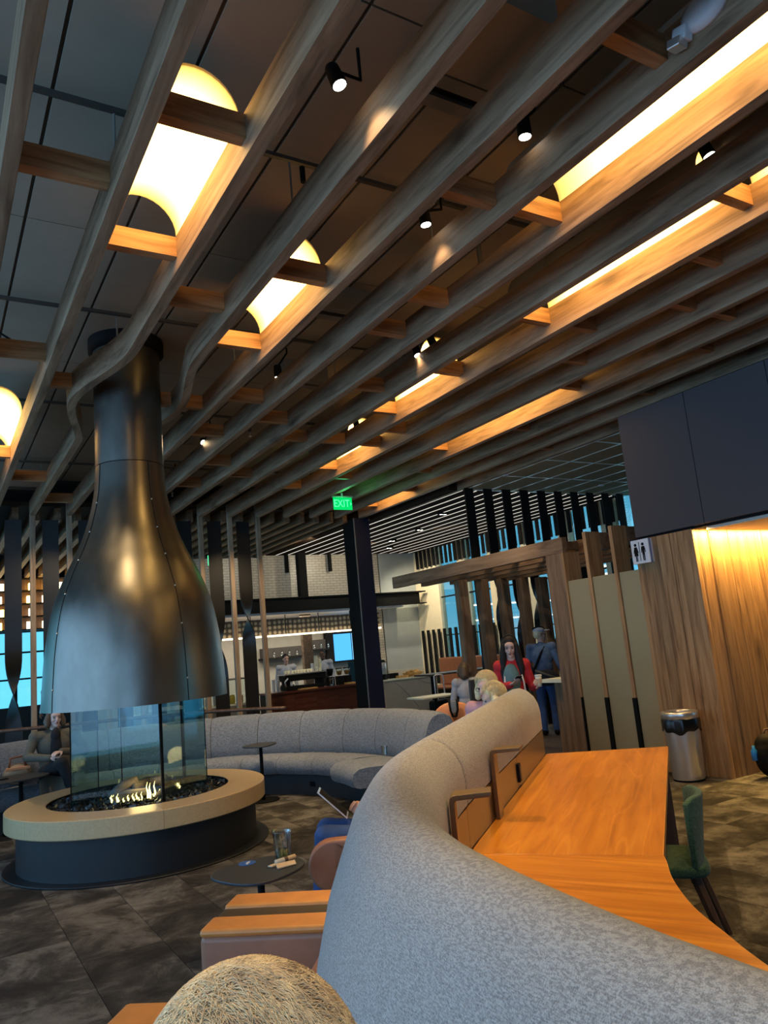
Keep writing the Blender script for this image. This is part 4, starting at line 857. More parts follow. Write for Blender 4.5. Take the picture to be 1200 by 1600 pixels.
for k, x in enumerate([8.9, 10.3]): 
    o = build(MB().box(x-.04, x+.04, 19.9, 20.0, 4.1, 4.62), 'stub_hanger', 'black', None, origin=(x, 19.9, 4.1)); tag(o, 'short black bracket below the slats, ' + ['left of the tiled wall', 'right on the tiled wall'][k], 'bracket', 'short brackets')
t = thing('menu_screens', 'pair of glowing blue screens on the cafe back wall', 'screen', (11.6, 22.5, 1.9))
build(MB().box(11.2, 12.9, 22.40, 22.56, 1.36, 2.38), 'frame', 'black', t); fr_ = t.children[0]; build(MB().box(11.48, 12.12, 22.385, 22.4, 1.42, 2.29), 'screen', 'screen', fr_); build(MB().box(12.16, 12.8, 22.385, 22.4, 1.42, 2.29), 'screen', 'screen2', fr_)
o = build(MB().box(7.32, 7.36, 22.2, 22.6, 1.2, 2.1), 'poster_screen', 'redscreen', None, origin=(7.3, 22.3, 1.6)); tag(o, 'narrow red and blue screen at the left of the bar', 'screen')
build(MB().box(7.36, 7.50, 22.18, 22.2, 1.2, 1.9), 'lower_screen', 'screen2', o)
for k, (x0, x1, z) in enumerate([(8.9, 10.4, 1.66), (10.55, 11.2, 1.80)]):
    t = thing('bar_shelf', 'dark bar shelf with glassware, ' + ['left of the pillar', 'right of the pillar'][k], 'shelf', (x0, 22.3, z), 'bar shelves'); build(MB().box(x0, x1, 22.25, 22.6, z, z+.06), 'board', 'black', t); build(MB().box(x0+.05, x1-.05, 22.34, 22.58, z+.06, z+.36), 'back', 'dark', t)
    for j in range(5 if k == 0 else 3):
        x = x0+.15+j*.26; o = build(MB().lathe([(.03, 0), (.035, .14), (.012, .16), (.012, .22)], (x, 22.28, z+.06), 10), 'glass_bottle', 'cupglass', None, True, origin=(x, 22.28, z+.06)); tag(o, 'clear bottle, %s from the left on the bar shelf %s the pillar' % (ORD[j], ['left of', 'right of'][k]), 'bottle', 'bottles on the bar shelves')
t = thing('bar_counter', 'dark red wood bar counter with a copper edge', 'counter', (8.1, 17.3, 0))
for k in range(4): x0 = 6.95+.6*k; build(MB().box(x0+.002, x0+.598, 17.0, 17.04, 0, .86), 'front_panel', 'red', t, origin=(x0, 17, 0))
build(MB().box(6.95, 9.35, 17.04, 17.7, 0, .85), 'body', 'dark', t); build(MB().box(6.9, 9.38, 16.95, 17.75, .86, .90), 'worktop', 'red', t)
t = thing('marble_counter', 'pale marble counter end with grey veins right of the dark column', 'counter', (11.2, 17.6, 0))
build(MB().box(10.2, 11.86, 17.2, 17.24, 0, .85), 'front', 'marble', t); build(MB().box(10.2, 11.84, 17.24, 18.2, 0, .85), 'body', 'marble', t); build(MB().box(10.18, 11.88, 17.18, 18.25, .85, .885), 'worktop', 'creamcup', t)
veins = MB(); veins.tube([(10.5, 17.198, .8), (10.75, 17.198, .62), (10.9, 17.198, .45), (11.2, 17.198, .1)], .006, 4); veins.tube([(11.2, 17.198, .82), (11.5, 17.198, .7), (11.8, 17.198, .66)], .005, 4); build(veins, 'vein', 'grey', t)
def cupstack(x, y, z, n, lb, mat='creamcup', r=.042):
    t = thing('cup_stack', lb, 'cups', (x, y, z), 'stacks of cups on the bar')
    for k in range(n): build(MB().lathe([(r*.75, 0), (r, .09), (r*1.06, .095), (r*.98, .09), (r*.7, .004)], (x, y, z+.035*k), 12, False), 'cup', mat, t, True)
cupstack(7.12, 17.2, .90, 7, 'short stack of white cups beside the timber post', 'white'); cupstack(7.28, 17.3, .90, 6, 'second short stack of white cups by the timber post', 'white')
cupstack(8.36, 17.35, 1.30, 9, 'tall cream cup stack standing on the coffee machine'); cupstack(8.48, 17.4, 1.30, 6, 'lower cream cup stack beside the tallest one on the coffee machine'); cupstack(8.27, 17.4, 1.30, 4, 'low white cup stack left of the tallest cream stack', 'white')
t = thing('coffee_machine', 'black and chrome coffee machine with cups on top', 'machine', (8.0, 17.3, .9))
build(MB().box(7.45, 8.55, 17.25, 17.65, 1.12, 1.27), 'body', 'black', t, False, .02); build(MB().box(7.5, 8.5, 17.28, 17.6, .9, 1.0), 'base', 'black', t, False, .01); build(MB().box(7.5, 7.6, 17.3, 17.6, 1.0, 1.12).box(8.4, 8.5, 17.3, 17.6, 1.0, 1.12), 'side', 'black', t); build(MB().box(7.43, 8.57, 17.23, 17.67, 1.27, 1.295), 'top_tray', 'steel', t)
build(MB().tube([(7.45, 17.22, 1.0), (7.42, 17.2, 1.12), (7.5, 17.2, 1.2)], .02, 8), 'side_arm', 'steel', t, True)
rc = random.Random(2)
for k in range(9):
    x = 7.52+.085*k; o = build(MB().lathe([(.03, 0), (.04, .08), (.036, .078), (.026, .006)], (x, 17.36+rc.uniform(-.02, .02), 1.297), 12, False), 'coffee_cup', 'creamcup', None, True, origin=(x, 17.36, 1.297)); tag(o, 'cream cup on the coffee machine tray, %s from the left' % ORD[k], 'cup', 'cups on the coffee machine')
for k, (x, lb) in enumerate([(8.72, 'black coffee grinder next to the coffee machine'), (8.98, 'black coffee grinder in the middle of the bar'), (9.2, 'black coffee grinder nearest the dark column')]):
    t = thing('coffee_grinder', lb, 'grinder', (x, 17.35, .9), 'coffee grinders on the bar')
    build(MB().box(x-.08, x+.08, 17.25, 17.45, .9, 1.12), 'body', 'black', t, False, .015); build(MB().lathe([(.05, 0), (.085, .13), (.085, .16)], (x, 17.35, 1.14), 14), 'hopper', 'cupglass' if k else 'black', t, True); build(MB().lathe([(.088, .16), (.088, .18)], (x, 17.35, 1.14), 14), 'lid', 'black', t); build(MB().lathe([(.078, .1), (.05, .005), (.001, .005)], (x, 17.35, 1.145), 12, False), 'beans', 'bread' if k else 'black', t)
t = thing('water_jug', 'clear water jug on the bar front edge', 'jug', (8.62, 17.1, .9)); build(MB().lathe([(.045, 0), (.055, .2), (.05, .2), (.04, .01)], (8.62, 17.1, .9), 14, False), 'jug', 'cupglass', t, True); build(MB().lathe([(.042, .01), (.046, .1), (.001, .1)], (8.62, 17.1, .9), 14, False), 'water', 'cupglass', t, True)
o = build(MB().box(7.75, 8.2, 17.02, 17.22, .902, .93), 'serving_tray', 'bread', None, origin=(8, 17.1, .9)); tag(o, 'copper coloured tray in front of the coffee machine', 'tray')
o = build(MB().box(9.05, 9.33, 17.1, 17.3, .902, .94), 'serving_board', 'bread', None, origin=(9.2, 17.2, .9)); tag(o, 'orange board at the right end of the bar', 'board')
t = thing('bread_basket', 'oval basket of bread on the marble counter', 'basket', (11.3, 17.5, .885))
build(MB().lathe([(.18, 0), (.26, .11), (.255, .115), (.17, .01), (.001, .01)], (0, 0, 0), 24, False, 0, 2*pi).__class__(Matrix.Translation((11.3, 17.5, .886)) @ Matrix.Diagonal((1.25, .75, 1, 1))).lathe([(.18, 0), (.26, .11), (.255, .115), (.17, .01), (.001, .01)], (0, 0, 0), 24, False), 'basket', 'bread', t, True)
for k in range(9):
    x, y, z = 11.3+rc.uniform(-.18, .18), 17.5+rc.uniform(-.09, .09), .98+rc.uniform(0, .07); o = build(MB().ell((x, y, z), (.07, .05, .04), None, 10, 6), 'bread_roll', 'bread' if k % 3 else 'yellow', None, True, origin=(x, y, z)); tag(o, 'bread roll in the basket on the marble counter, %s in the pile' % ORD[k], 'bread', 'rolls in the bread basket')
t = thing('drink_dispenser', 'tall clear drink dispenser with a dark lid beside the dark column', 'dispenser', (10.38, 17.5, .885)); build(MB().lathe([(.09, .14), (.09, .46), (.088, .46)], (10.38, 17.5, .885), 16), 'jar', 'cupglass', t, True); build(MB().lathe([(.082, .145), (.082, .42)], (10.38, 17.5, .885), 16), 'drink', 'screen2' if False else 'white', t, True); build(MB().lathe([(.095, .46), (.06, .5), (.02, .52)], (10.38, 17.5, .885), 16), 'lid', 'black', t, True); build(MB().lathe([(.1, 0), (.06, .02), (.06, .14)], (10.38, 17.5, .885), 12), 'stand', 'black', t, True)
o = build(MB().box(10.62, 10.9, 17.6, 17.8, .886, 1.02), 'napkin_box', 'black', None, origin=(10.7, 17.7, .886)); tag(o, 'black napkin box behind the bread basket', 'box')
o = build(MB().box(10.75, 11.05, 17.35, 17.5, .886, .95), 'menu_holder', 'bread', None, origin=(10.9, 17.4, .886)); tag(o, 'small wooden tray left of the bread basket', 'tray')
# pastry case and colourful goods left of the bar, seen between the posts
t = thing('pastry_case', 'glass fronted case left of the bar behind the timber posts', 'display case', (5.6, 17.4, 0)); build(MB().box(3.9, 6.7, 17.2, 17.8, 0, .72), 'base', 'grey', t); build(MB().box(3.9, 6.7, 17.2, 17.8, .72, .76), 'shelf_board', 'creamcup', t); build(MB().box(3.9, 6.7, 17.2, 17.21, .76, 1.3), 'front_glass', 'pane', t); build(MB().box(3.9, 6.7, 17.2, 17.8, 1.3, 1.33), 'top', 'grey', t)
for k in range(12):
    x = 4.15+.2*k; m = ['yellow', 'bread', 'creamcup', 'white', 'orange'][k % 5]; h_ = [.25, .14, .2, .18][k % 4]; o = build(MB().lathe([(.06, 0), (.065, h_*.8), (.045, h_)], (x, 17.4, .761), 12), 'food_jar', m, None, True, origin=(x, 17.4, .761)); tag(o, {'yellow': 'yellow', 'bread': 'brown', 'creamcup': 'cream', 'white': 'white', 'orange': 'orange'}[m]+' jar in the pastry case, %s from the left' % ORD[k], 'jar', 'jars in the pastry case')
# bright shelf of wares in front of the far windows at left
t = thing('ware_shelf', 'tall dark shelf with glowing wares at the far left', 'shelf', (1.9, 23.2, 3.0)); build(MB().box(-1, 5, 23.5, 23.6, 3.1, 4.55), 'back', 'walnut', t)
for j in range(5): build(MB().box(-1, 5, 23.2, 23.5, 3.1+.36*j, 3.13+.36*j), 'board', 'black', t)
for k in range(28):
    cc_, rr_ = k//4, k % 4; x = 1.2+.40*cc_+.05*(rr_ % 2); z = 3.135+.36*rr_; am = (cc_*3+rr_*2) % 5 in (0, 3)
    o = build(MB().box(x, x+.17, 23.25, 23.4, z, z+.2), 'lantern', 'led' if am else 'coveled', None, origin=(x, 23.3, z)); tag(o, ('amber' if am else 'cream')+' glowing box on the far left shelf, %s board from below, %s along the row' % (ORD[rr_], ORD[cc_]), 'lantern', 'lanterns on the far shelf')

# ------------------------------------------------------------------ trash can, luggage, small furniture
t = thing('trash_can', 'brushed steel trash can with a black bag folded over its rim by the plank wall', 'trash can', (7.235, 5.80, 0)); TC = (7.235, 5.80, 0)
build(MB().lathe([(.168, .02), (.172, .06), (.192, .56), (.193, .58)], TC, 40, False), 'body', 'steel', t, True); build(MB().lathe([(.165, 0), (.170, .02)], TC, 32), 'base', 'black', t)
bag = [(.197, .67), (.205, .64), (.203, .58), (.206, .545), (.2, .53)]; m = MB(); rows = []
for r, z in bag: rows.append([(TC[0]+(r+.006*sin(7*a)+.004*sin(13*a+1))*cos(a), TC[1]+(r+.006*sin(7*a)+.004*sin(13*a+1))*sin(a), z+(.02*sin(3*a)+.012*sin(8*a) if z < .6 else 0)) for a in [2*pi*i/48 for i in range(48)]])
build(m.grid(rows, True), 'bin_bag', plain('black_plastic', (.008, .008, .009), .25), t, True); build(MB().lathe([(.150, .66), (.150, .73), (.165, .745), (.195, .74), (.2, .72), (.2, .67), (.19, .66)], TC, 40, False), 'rim', 'steel', t, True)
t = thing('backpack', 'black backpack with a blue bottle lying by the bright plank wall', 'backpack', (7.72, 5.16, 0)); m = MB(); m.ell((7.74, 5.14, .22), (.17, .13, .21)); m.ell((7.70, 5.06, .16), (.11, .08, .14)); m.ell((7.74, 5.15, .34), (.13, .11, .12)); remesh(m, 'bag', 'black', t, .012, 6)
build(MB().tube([(7.74, 5.2, .38), (7.78, 5.16, .50), (7.88, 5.08, .48), (7.9, 5.04, .40)], .012, 8), 'handle', 'walnut', t, True); build(MB().lathe([(.032, 0), (.034, .1), (.015, .12), (.015, .15)], (7.585, 5.20, .20), 12), 'bottle', 'screen' if False else plain('bottle_blue', (.02, .22, .62), .3), t, True); build(MB().obox((7.66, 4.98, .012), (.26, .14, .02), .4), 'strap_end', 'greyshirt', t, False, .006)
t = thing('suitcase', 'black suitcase with a raised silver handle beyond the grey sofa', 'suitcase', (8.75, 12.6, 0)); build(MB().box(8.5, 8.95, 12.45, 12.72, .05, .62), 'body', 'black', t, False, .05, 3); build(MB().tube([(8.62, 12.6, .62), (8.62, 12.6, 1.08), (8.66, 12.6, 1.10), (8.80, 12.6, 1.10), (8.84, 12.6, 1.08), (8.84, 12.6, .62)], .012, 8), 'handle', 'white', t, True)
for x in (8.56, 8.88): build(MB().lathe([(.03, -.015), (.03, .015)], (x, 12.6, .03), 12), 'wheel', 'black', t)
o = build(MB().obox((8.8, 12.56, .682), (.2, .12, .06), .3), 'bread_bag', 'creamcup', None, bev=.02); tag(o, 'small cream paper bag on top of the black suitcase', 'bag')
t = thing('cafe_table', 'cafe table with a pale top beside the black suitcase', 'table', (8.3, 12.0, 0)); build(MB().box(7.75, 8.6, 11.75, 12.3, .73, .76), 'table_top', 'creamcup', t, False, .005); build(MB().tube([(8.2, 12.0, .01), (8.2, 12.0, .73)], .03, 10), 'stem', 'black', t); build(MB().lathe([(.22, 0), (.22, .012)], (8.2, 12.0, 0), 24), 'foot', 'black', t)
t = thing('high_table', 'long dark table in front of the brown banquette', 'table', (11.5, 15.4, 0)); build(MB().box(9.9, 12.4, 14.6, 15.3, .98, 1.02), 'table_top', 'darkwood', t, False, .005)
for x in (10.2, 12.1): build(MB().box(x-.04, x+.04, 14.9, 15.0, 0, .98), 'leg', 'black', t)
t = thing('dark_chair', 'dark high backed chair beside the person in grey', 'chair', (7.55, 9.75, 0)); build(MB().obox((7.55, 9.75, .80), (.40, .05, .62), -.3), 'backrest', 'slate', t, False, .02); build(MB().obox((7.62, 9.95, .47), (.42, .42, .05), -.3), 'seat', 'slate', t, False, .015)
for sx in (-1, 1):
    for sy in (-1, 1): build(MB().tube([(7.62+.17*sx, 9.95+.17*sy, .45), (7.62+.19*sx, 9.95+.19*sy, 0)], .016, 8), 'leg', 'black', t)
for k, (x, y) in enumerate([(10.8, 13.6), (11.6, 13.7)]):
    t = thing('bar_stool', 'dark bar stool at the long dark table, ' + ['left one', 'right one'][k], 'stool', (x, y, 0), 'bar stools'); build(MB().box(x-.2, x+.2, y-.2, y+.2, .62, .68), 'seat', 'slate', t, False, .02); build(MB().box(x-.2, x+.2, y-.22, y-.18, .68, .95), 'backrest', 'slate', t, False, .015)
    for sx in (-1, 1):
        for sy in (-1, 1): build(MB().tube([(x+.16*sx, y+.16*sy, .62), (x+.2*sx, y+.2*sy, 0)], .015, 8), 'leg', 'black', t)

# ------------------------------------------------------------------ people
def head_into(m, c, R):
    c = Vector(c)
    P = lambda x, y, z: c+R @ Vector((x, y, z))
    for o, r in [((0, -.012, .032), (.074, .092, .092)), ((0, .02, -.012), (.062, .074, .096)), ((0, .038, -.078), (.044, .048, .042)), ((0, .05, .03), (.058, .046, .05))]: m.ell(P(*o), r, R, 16, 10)
    for s in (-1, 1): m.ell(P(s*.074, -.008, -.008), (.011, .022, .033), R, 10, 7); m.ell(P(s*.034, .070, -.028), (.024, .018, .022), R, 8, 6)
    m.cap(P(0, .088, .012), P(0, .106, -.028), .0085, .014, 8); m.ell(P(0, .088, -.058), (.026, .010, .014), R, 8, 6); m.ell(P(0, .078, -.098), (.022, .018, .016), R, 8, 6)
    return P
def hand_into(m, wst, d, pn, side, curl=.5, s=1.):
    d = Vector(d).normalized(); pn = Vector(pn); pn = (pn-d*pn.dot(d)).normalized(); sd = d.cross(pn)*side
    for i in range(4): m.cap(wst+d*.015+sd*(i-1.5)*.008, wst+d*.085*s+sd*(i-1.5)*.0195*s, .014*s, .0125*s, 8)
    for i, L in enumerate([.9, 1.05, 1., .8]):
        p = wst+d*.088*s+sd*(i-1.5)*.0205*s; dd = d.copy()
        for seg, l in enumerate([.038, .026, .02]):
            a = curl*(.6 if seg == 0 else .9); dd = (dd*cos(a)+(pn-dd*pn.dot(dd)).normalized()*sin(a)).normalized(); q = p+dd*l*L*s; m.cap(p, q, .0088*s-.0008*seg, .0082*s-.0008*seg, 8); p = q
    p = wst+d*.03*s-sd*.026*s; q = p+(d*.6-sd*.55+pn*.35).normalized()*.042*s; r = q+(d*.85-sd*.1+pn*.45).normalized()*.032*s; m.cap(p, q, .0125*s, .0105*s, 8); m.cap(q, r, .010*s, .0085*s, 8)
def person(label, loc, f, pose='stand', s=1., skin='skin', top='greyshirt', bottom='jean', shoes='black', J=None, head=(0, 0), hair=('short', 'hairblack'), seat=.46, hands=(.5, .5), thick=1., neck='v', legs=True, vox=.010, lean=0., group=None):
    X = Matrix.Translation(loc) @ Matrix.Rotation(rz_of(f), 4, 'Z'); t = thing('person', label, 'person', loc, group)
    if pose == 'stand': d = dict(pel=(0, 0, .95), chest=(0, -.005, 1.28), neck=(0, -.02, 1.46), head=(0, .015, 1.63), hip=(.09, 0, .93), kn=(.10, .02, .50), an=(.10, -.03, .085), sh=(.185, -.01, 1.42), el=(.235, -.05, 1.14), wr=(.25, .02, .90))
    else:
        h = seat+.10; d = dict(pel=(0, -.02, h), chest=(0, -.05+lean*.5, h+.33), neck=(0, -.06+lean, h+.50), head=(0, -.02+lean*1.2, h+.665), hip=(.09, .0, h), kn=(.11, .44, h+.01), an=(.11, .42, .085), sh=(.185, -.05+lean*.9, h+.46), el=(.24, .02+lean*.5, h+.18), wr=(.13, .25+lean*.3, h+.12))
    j = {}
    for k, v in d.items():
        if k in ('hip', 'kn', 'an', 'sh', 'el', 'wr'): j['R'+k] = v; j['L'+k] = (-v[0], v[1], v[2])
        else: j[k] = v
    j.update(J or {})
    S = s if pose == 'stand' else 1.
    q = {k: X @ (Vector(v)*S) for k, v in j.items()}
    HR = (X.to_3x3() @ Matrix.Rotation(head[0], 3, 'Z') @ Matrix.Rotation(head[1], 3, 'X'))
    T = Matrix.Rotation(rz_of(f), 3, 'Z'); th = thick
    def torso(m, e):
        m.ell(q['pel'], (.158*th+e, .112*th+e, .13+e), T, 18, 11); a = q['pel'].lerp(q['chest'], .45); m.ell(a, (.142*th+e, .103*th+e, .16+e), T, 18, 11); m.ell(q['chest'], (.165*th+e, .115*th+e, .19+e), T, 18, 11)
        m.cap(q['Rsh'], q['Lsh'], .062+e, .062+e, 12); m.cap(q['chest'], q['neck'], .09+e, .058+e*.6, 12)
        for sd in 'RL': m.ell(q[sd+'sh'], (.066+e, .066+e, .07+e), None, 12, 8)
    def arm(m, sd, e): m.cap(q[sd+'sh'], q[sd+'el'], .052+e, .042+e, 12); m.cap(q[sd+'el'], q[sd+'wr'], .042+e, .029+e, 12)
    def leg(m, sd, e): m.cap(q[sd+'hip'], q[sd+'kn'], .083*th+e, .058+e, 12); m.cap(q[sd+'kn'], q[sd+'an'], .056+e, .040+e, 12)
    m = MB(); torso(m, -.008)
    for sd in 'RL': arm(m, sd, -.004); leg(m, sd, -.006); fw = (X.to_3x3() @ Vector((0, 1, 0))); m.cap(q[sd+'an']-Vector((0, 0, .03)), q[sd+'an']+fw*.13-Vector((0, 0, .045)), .034, .028, 10)
    m.cap(q['neck']-Vector((0, 0, .03)), q['head']-Vector((0, 0, .06)), .056, .052, 12); P = head_into(m, q['head'], HR)
    for k, sd in enumerate('RL'):
        c = hands[k]
        if c is None: continue
        if isinstance(c, tuple): hand_into(m, q[sd+'wr'], X.to_3x3() @ Vector(c[0]), X.to_3x3() @ Vector(c[1]), 1 if sd == 'R' else -1, c[2])
        else: dd = (q[sd+'wr']-q[sd+'el']); hand_into(m, q[sd+'wr'], dd, X.to_3x3() @ Vector((-1 if sd == 'R' else 1, .2, 0)), 1 if sd == 'R' else -1, c)
    body = remesh(m, 'body', skin, t, .0065 if vox < .0095 else .0085, 2)
    m = MB(); torso(m, .014)
    for sd in 'RL': arm(m, sd, .013)
    remesh(m, 'shirt', top, t, vox, 3)
    if legs:
        m = MB(); m.ell(q['pel'], (.163*th, .12*th, .12), T, 16, 10)
        for sd in 'RL': leg(m, sd, .016)
        remesh(m, 'trousers', bottom, t, .012, 3)
        for sd in 'RL':
            a = q[sd+'an']; fw = X.to_3x3() @ Vector((0, 1, 0)); m = MB(); m.cap(a-Vector((0, 0, .035))-fw*.03, a-Vector((0, 0, .045))+fw*.15, .045, .038, 12); m.cap(a+Vector((0, 0, .01)), a-Vector((0, 0, .03)), .046, .048, 10); remesh(m, 'shoe', shoes, t, .01, 2)
    # face details
    for sd in (-1, 1): build(MB().ell(P(sd*.031, .0835, .006), (.013, .008, .007), HR, 10, 6), 'eye', 'eye', body, True); build(MB().cap(P(sd*.017, .093, .026), P(sd*.046, .084, .029), .0045, .004, 6), 'eyebrow', hair[1], body, True)
    build(MB().ell(P(0, .0955, -.058), (.023, .006, .0075), HR, 10, 6), 'mouth', 'lips', body, True)
    st, hm = hair
    if st != 'none':
        m = MB(); m.ell(P(0, -.022, .058), (.083, .093, .082), HR, 18, 11); m.ell(P(0, -.055, .01), (.078, .062, .085), HR, 16, 10)
        if st in ('long', 'bob'):
            L = .34 if st == 'long' else .085
            m.cap(P(0, -.06, .02), P(0, -.085, -L), .082, .085, 14)
            for sd in (-1, 1):
                m.cap(P(sd*.066, -.0, .055), P(sd*.090, .0, -L*.45), .036, .05, 10); m.cap(P(sd*.090, .0, -L*.45), P(sd*.098, .02, -L), .05, .034, 10)
                if st == 'long': m.cap(P(sd*.078, .03, .03), P(sd*.105, .075, -.22), .03, .048, 10); m.cap(P(sd*.105, .075, -.22), P(sd*.10, .12, -.36), .048, .03, 10)
        remesh(m, 'hair', hm, t, .009, 2)
    return t, q, P, HR, X
def strands(t, P, HR, mat, n, L, rr, seed, mask=None, rad=(.0765, .0945, .0945), cen=(0, -.013, .034), wav=.35, zmin=-.6, name='hair_strands'):
    rg = random.Random(seed); m = MB(); fl_ = Vector((.6, -.7, 0))
    for _ in range(n):
        while True:
            v = Vector((rg.gauss(0, 1), rg.gauss(0, 1), rg.gauss(0, 1))).normalized()
            if v.z > zmin and not (v.y > .62 and v.z < .55) and (mask is None or mask(v, rg)): break
        p = Vector((cen[0]+v.x*rad[0], cen[1]+v.y*rad[1], cen[2]+v.z*rad[2])); tang = (fl_+Vector((rg.gauss(0, wav), rg.gauss(0, wav), rg.gauss(0, wav))) + Vector((v.x, v.y, -.8))*.7); tang = (tang-v*tang.dot(v)).normalized(); sw = v.cross(tang)*rg.uniform(-.7, .7)
        pts = []; 
        for k in range(5):
            q = k/4; pts.append(p+tang*L*q+sw*L*q*q+v*(L*.35*sin(q*2.6)-.15*L*q*q))
        a = v.cross(tang).normalized()*rr; vs_ = []
        for k, pt in enumerate(pts):
            w_ = 1-.8*k/4; vs_ += [P(*(pt-a*w_)), P(*(pt+a*w_)), P(*(pt+v*rr*w_))]
        m.add(vs_, [(3*k+i, 3*k+(i+1) % 3, 3*k+3+(i+1) % 3, 3*k+3+i) for k in range(4) for i in range(3)])
    o = build(m, name, mat, t, True, fixn=False); o['kind'] = 'stuff'; return o
# grey blond man right below the camera, looking left
t, q, P, HR, X = person('man with curly grey blond hair seen from above at the bottom edge', (.226, .750, 0), (-.80, .60), 'sit', skin='skin', top='blackcloth', seat=.575, hair=('none', 'hairgrey'), J={}, hands=(.4, .4), head=(0, .12))
strands(t, P, HR, 'hairgrey', 24000, .034, .00072, 3, lambda v, rg: True if hypot(v.x-.1, v.y+.42) > .42 or v.z < .3 else rg.random() < .3)
o = build(MB().lathe([(.2, 0), (.25, .05), (.25, .5), (.22, .555), (.001, .56)], (.236, .745, 0), 28, False), 'pouf', 'slate', None, True, origin=(.236, .745, 0)); tag(o, 'round dark pouf under the man with grey blond hair', 'stool')
# woman with the olive coat at left
t, q, P, HR, X = person('woman in an olive coat sitting cross legged on the curved sofa at left', (1.42, 10.72, 0), (-.02, -1), 'sit', skin='skinpale', top='olive', bottom='blackcloth', seat=.47, hair=('bob', 'hairbrown'), head=(.2, 0),
    J=dict(Rkn=(-.02, .47, .72), Ran=(-.16, .50, .34), Rel=(.33, .06, .80), Rwr=(.10, .32, .78), Lel=(-.35, .04, .78), Lwr=(-.04, .32, .84), Rsh=(.23, -.03, 1.02), Lsh=(-.23, -.03, 1.02)), hands=(((-.8, .5, .1), (0, -.2, -1), .5), ((.7, .6, .0), (0, -.2, -1), .5)), thick=1.25)
m = MB(X); m.ell((0, .09, .86), (.07, .035, .22), None, 14, 9); m.ell((0, .075, 1.02), (.06, .05, .1)); build(m, 'black_blouse', 'blackcloth', t, True)
m = MB(X); m.grid([[(-.28+.1*k, .02+.12*sin(k*1.3)+y*.45, z+.02*sin(k*2.)) for k in range(6)] for y, z in [(0, .50), (.4, .53), (.85, .56), (1.05, .30), (1.06, .14)]]); o = build(m, 'coat_skirt', 'olive', t, True); s_ = o.modifiers.new('s', 'SOLIDIFY'); s_.thickness = .02
t = thing('handbag', 'tan and cream handbag on the sofa beside the woman in olive', 'bag', (1.02, 10.75, .48)); m = MB(); m.ell((1.0, 10.90, .60), (.17, .09, .13)); remesh(m, 'bag', 'tan', t, .012, 3); build(MB().tube([(.9, 10.86, .66), (.92, 10.86, .80), (1.06, 10.86, .81), (1.1, 10.86, .68)], .014, 8), 'handle', 'brownseat', t, True); build(MB().box(.86, 1.14, 10.80, 10.82, .655, .69), 'flap', 'orange', t, False, .005)
o = build(MB().obox((.80, 10.30, .626), (.09, .06, .012), .3), 'phone', 'black', None, bev=.003); tag(o, 'phone on the dark side table at the left edge', 'phone')
o = build(MB().lathe([(.03, 0), (.036, .07), (.03, .07), (.025, .005)], (.74, 10.42, .621), 14, False), 'paper_cup', 'white', None, True, origin=(.74, 10.42, .621)); tag(o, 'white cup on the dark side table at the left edge', 'cup')
# slouching person with a tablet, mostly hidden by the partition
FJ = (-.86, .50); RJ = Vector((.5, .86, 0)); CJ = Vector((2.80, 4.80, 0))
t, q, P, HR, X = person('person in blue jeans with a tablet, mostly hidden behind the partition', CJ, FJ, 'sit', skin='skin', top='greyshirt', bottom='jean', seat=.34, hair=('short', 'hairbrown'), head=(0, -.3), J=dict(pel=(0, .03, .43), head=(0, -.16, .80), neck=(0, -.20, .69), chest=(0, -.10, .57), Rsh=(.18, -.17, .66), Lsh=(-.18, -.17, .66), Rkn=(.11, .46, .52), Lkn=(-.11, .46, .52), Ran=(.11, .52, .085), Lan=(-.11, .52, .085), Rwr=(.10, .16, .62), Lwr=(-.02, .18, .62), Rel=(.25, -.08, .48), Lel=(-.22, -.08, .48)))
a0 = CJ+Vector(FJ+(0,))*.40; ax = Vector((.62, -.36, -.70)).normalized()*.27; bx_ = RJ*.19; tp = a0+Vector((-.10, .02, .80))-RJ*.06; nn_ = ax.cross(bx_).normalized()*.008
def slab(p, u_, v_, n_): return MB().add([p, p+u_, p+u_+v_, p+v_, p+n_, p+u_+n_, p+u_+v_+n_, p+v_+n_], [(3, 2, 1, 0), (4, 5, 6, 7), (0, 1, 5, 4), (1, 2, 6, 5), (2, 3, 7, 6), (3, 0, 4, 7)])
t2 = thing('tablet', 'dark tablet held up by the hidden person in jeans', 'tablet', tp)
build(slab(tp, ax, bx_, nn_), 'case', 'steel', t2); build(slab(tp+ax*.05+bx_*.05-nn_*.1, ax*.9, bx_*.9, -nn_*.15), 'screen', 'black', t2); build(slab(tp+ax*.05+bx_*.05+nn_*1.05, ax*.9, bx_*.9, nn_*.15), 'screen', 'black', t2)
t = thing('lounge_chair', 'brown leather lounge chair under the hidden person in jeans', 'chair', CJ); Xc = Matrix.Translation(CJ) @ Matrix.Rotation(rz_of(FJ), 4, 'Z'); m = MB(Xc); m.box(-.28, .28, -.26, .34, .1, .33); build(m, 'seat', 'leatherside', t, False, .05, 3)
for sx, ay in ((-1, .40), (1, .15)): m = MB(Xc); m.tube([(.33*sx-.05, ay, .39), (.33*sx+.05, ay, .39)], .16, 24); m.box(.33*sx-.05, .33*sx+.05, -.3, ay, .24, .55); build(m, 'arm', 'leatherside', t, False, .02, 3); m = MB(Xc); m.tube([(.33*sx, ay, .26), (.33*sx, ay+.06, 0)], .02, 8); build(m, 'leg', 'grey', t)
m = MB(Xc); m.box(-.28, .28, -.34, -.27, .1, .58); build(m, 'backrest', 'leatherside', t, False, .03, 3)
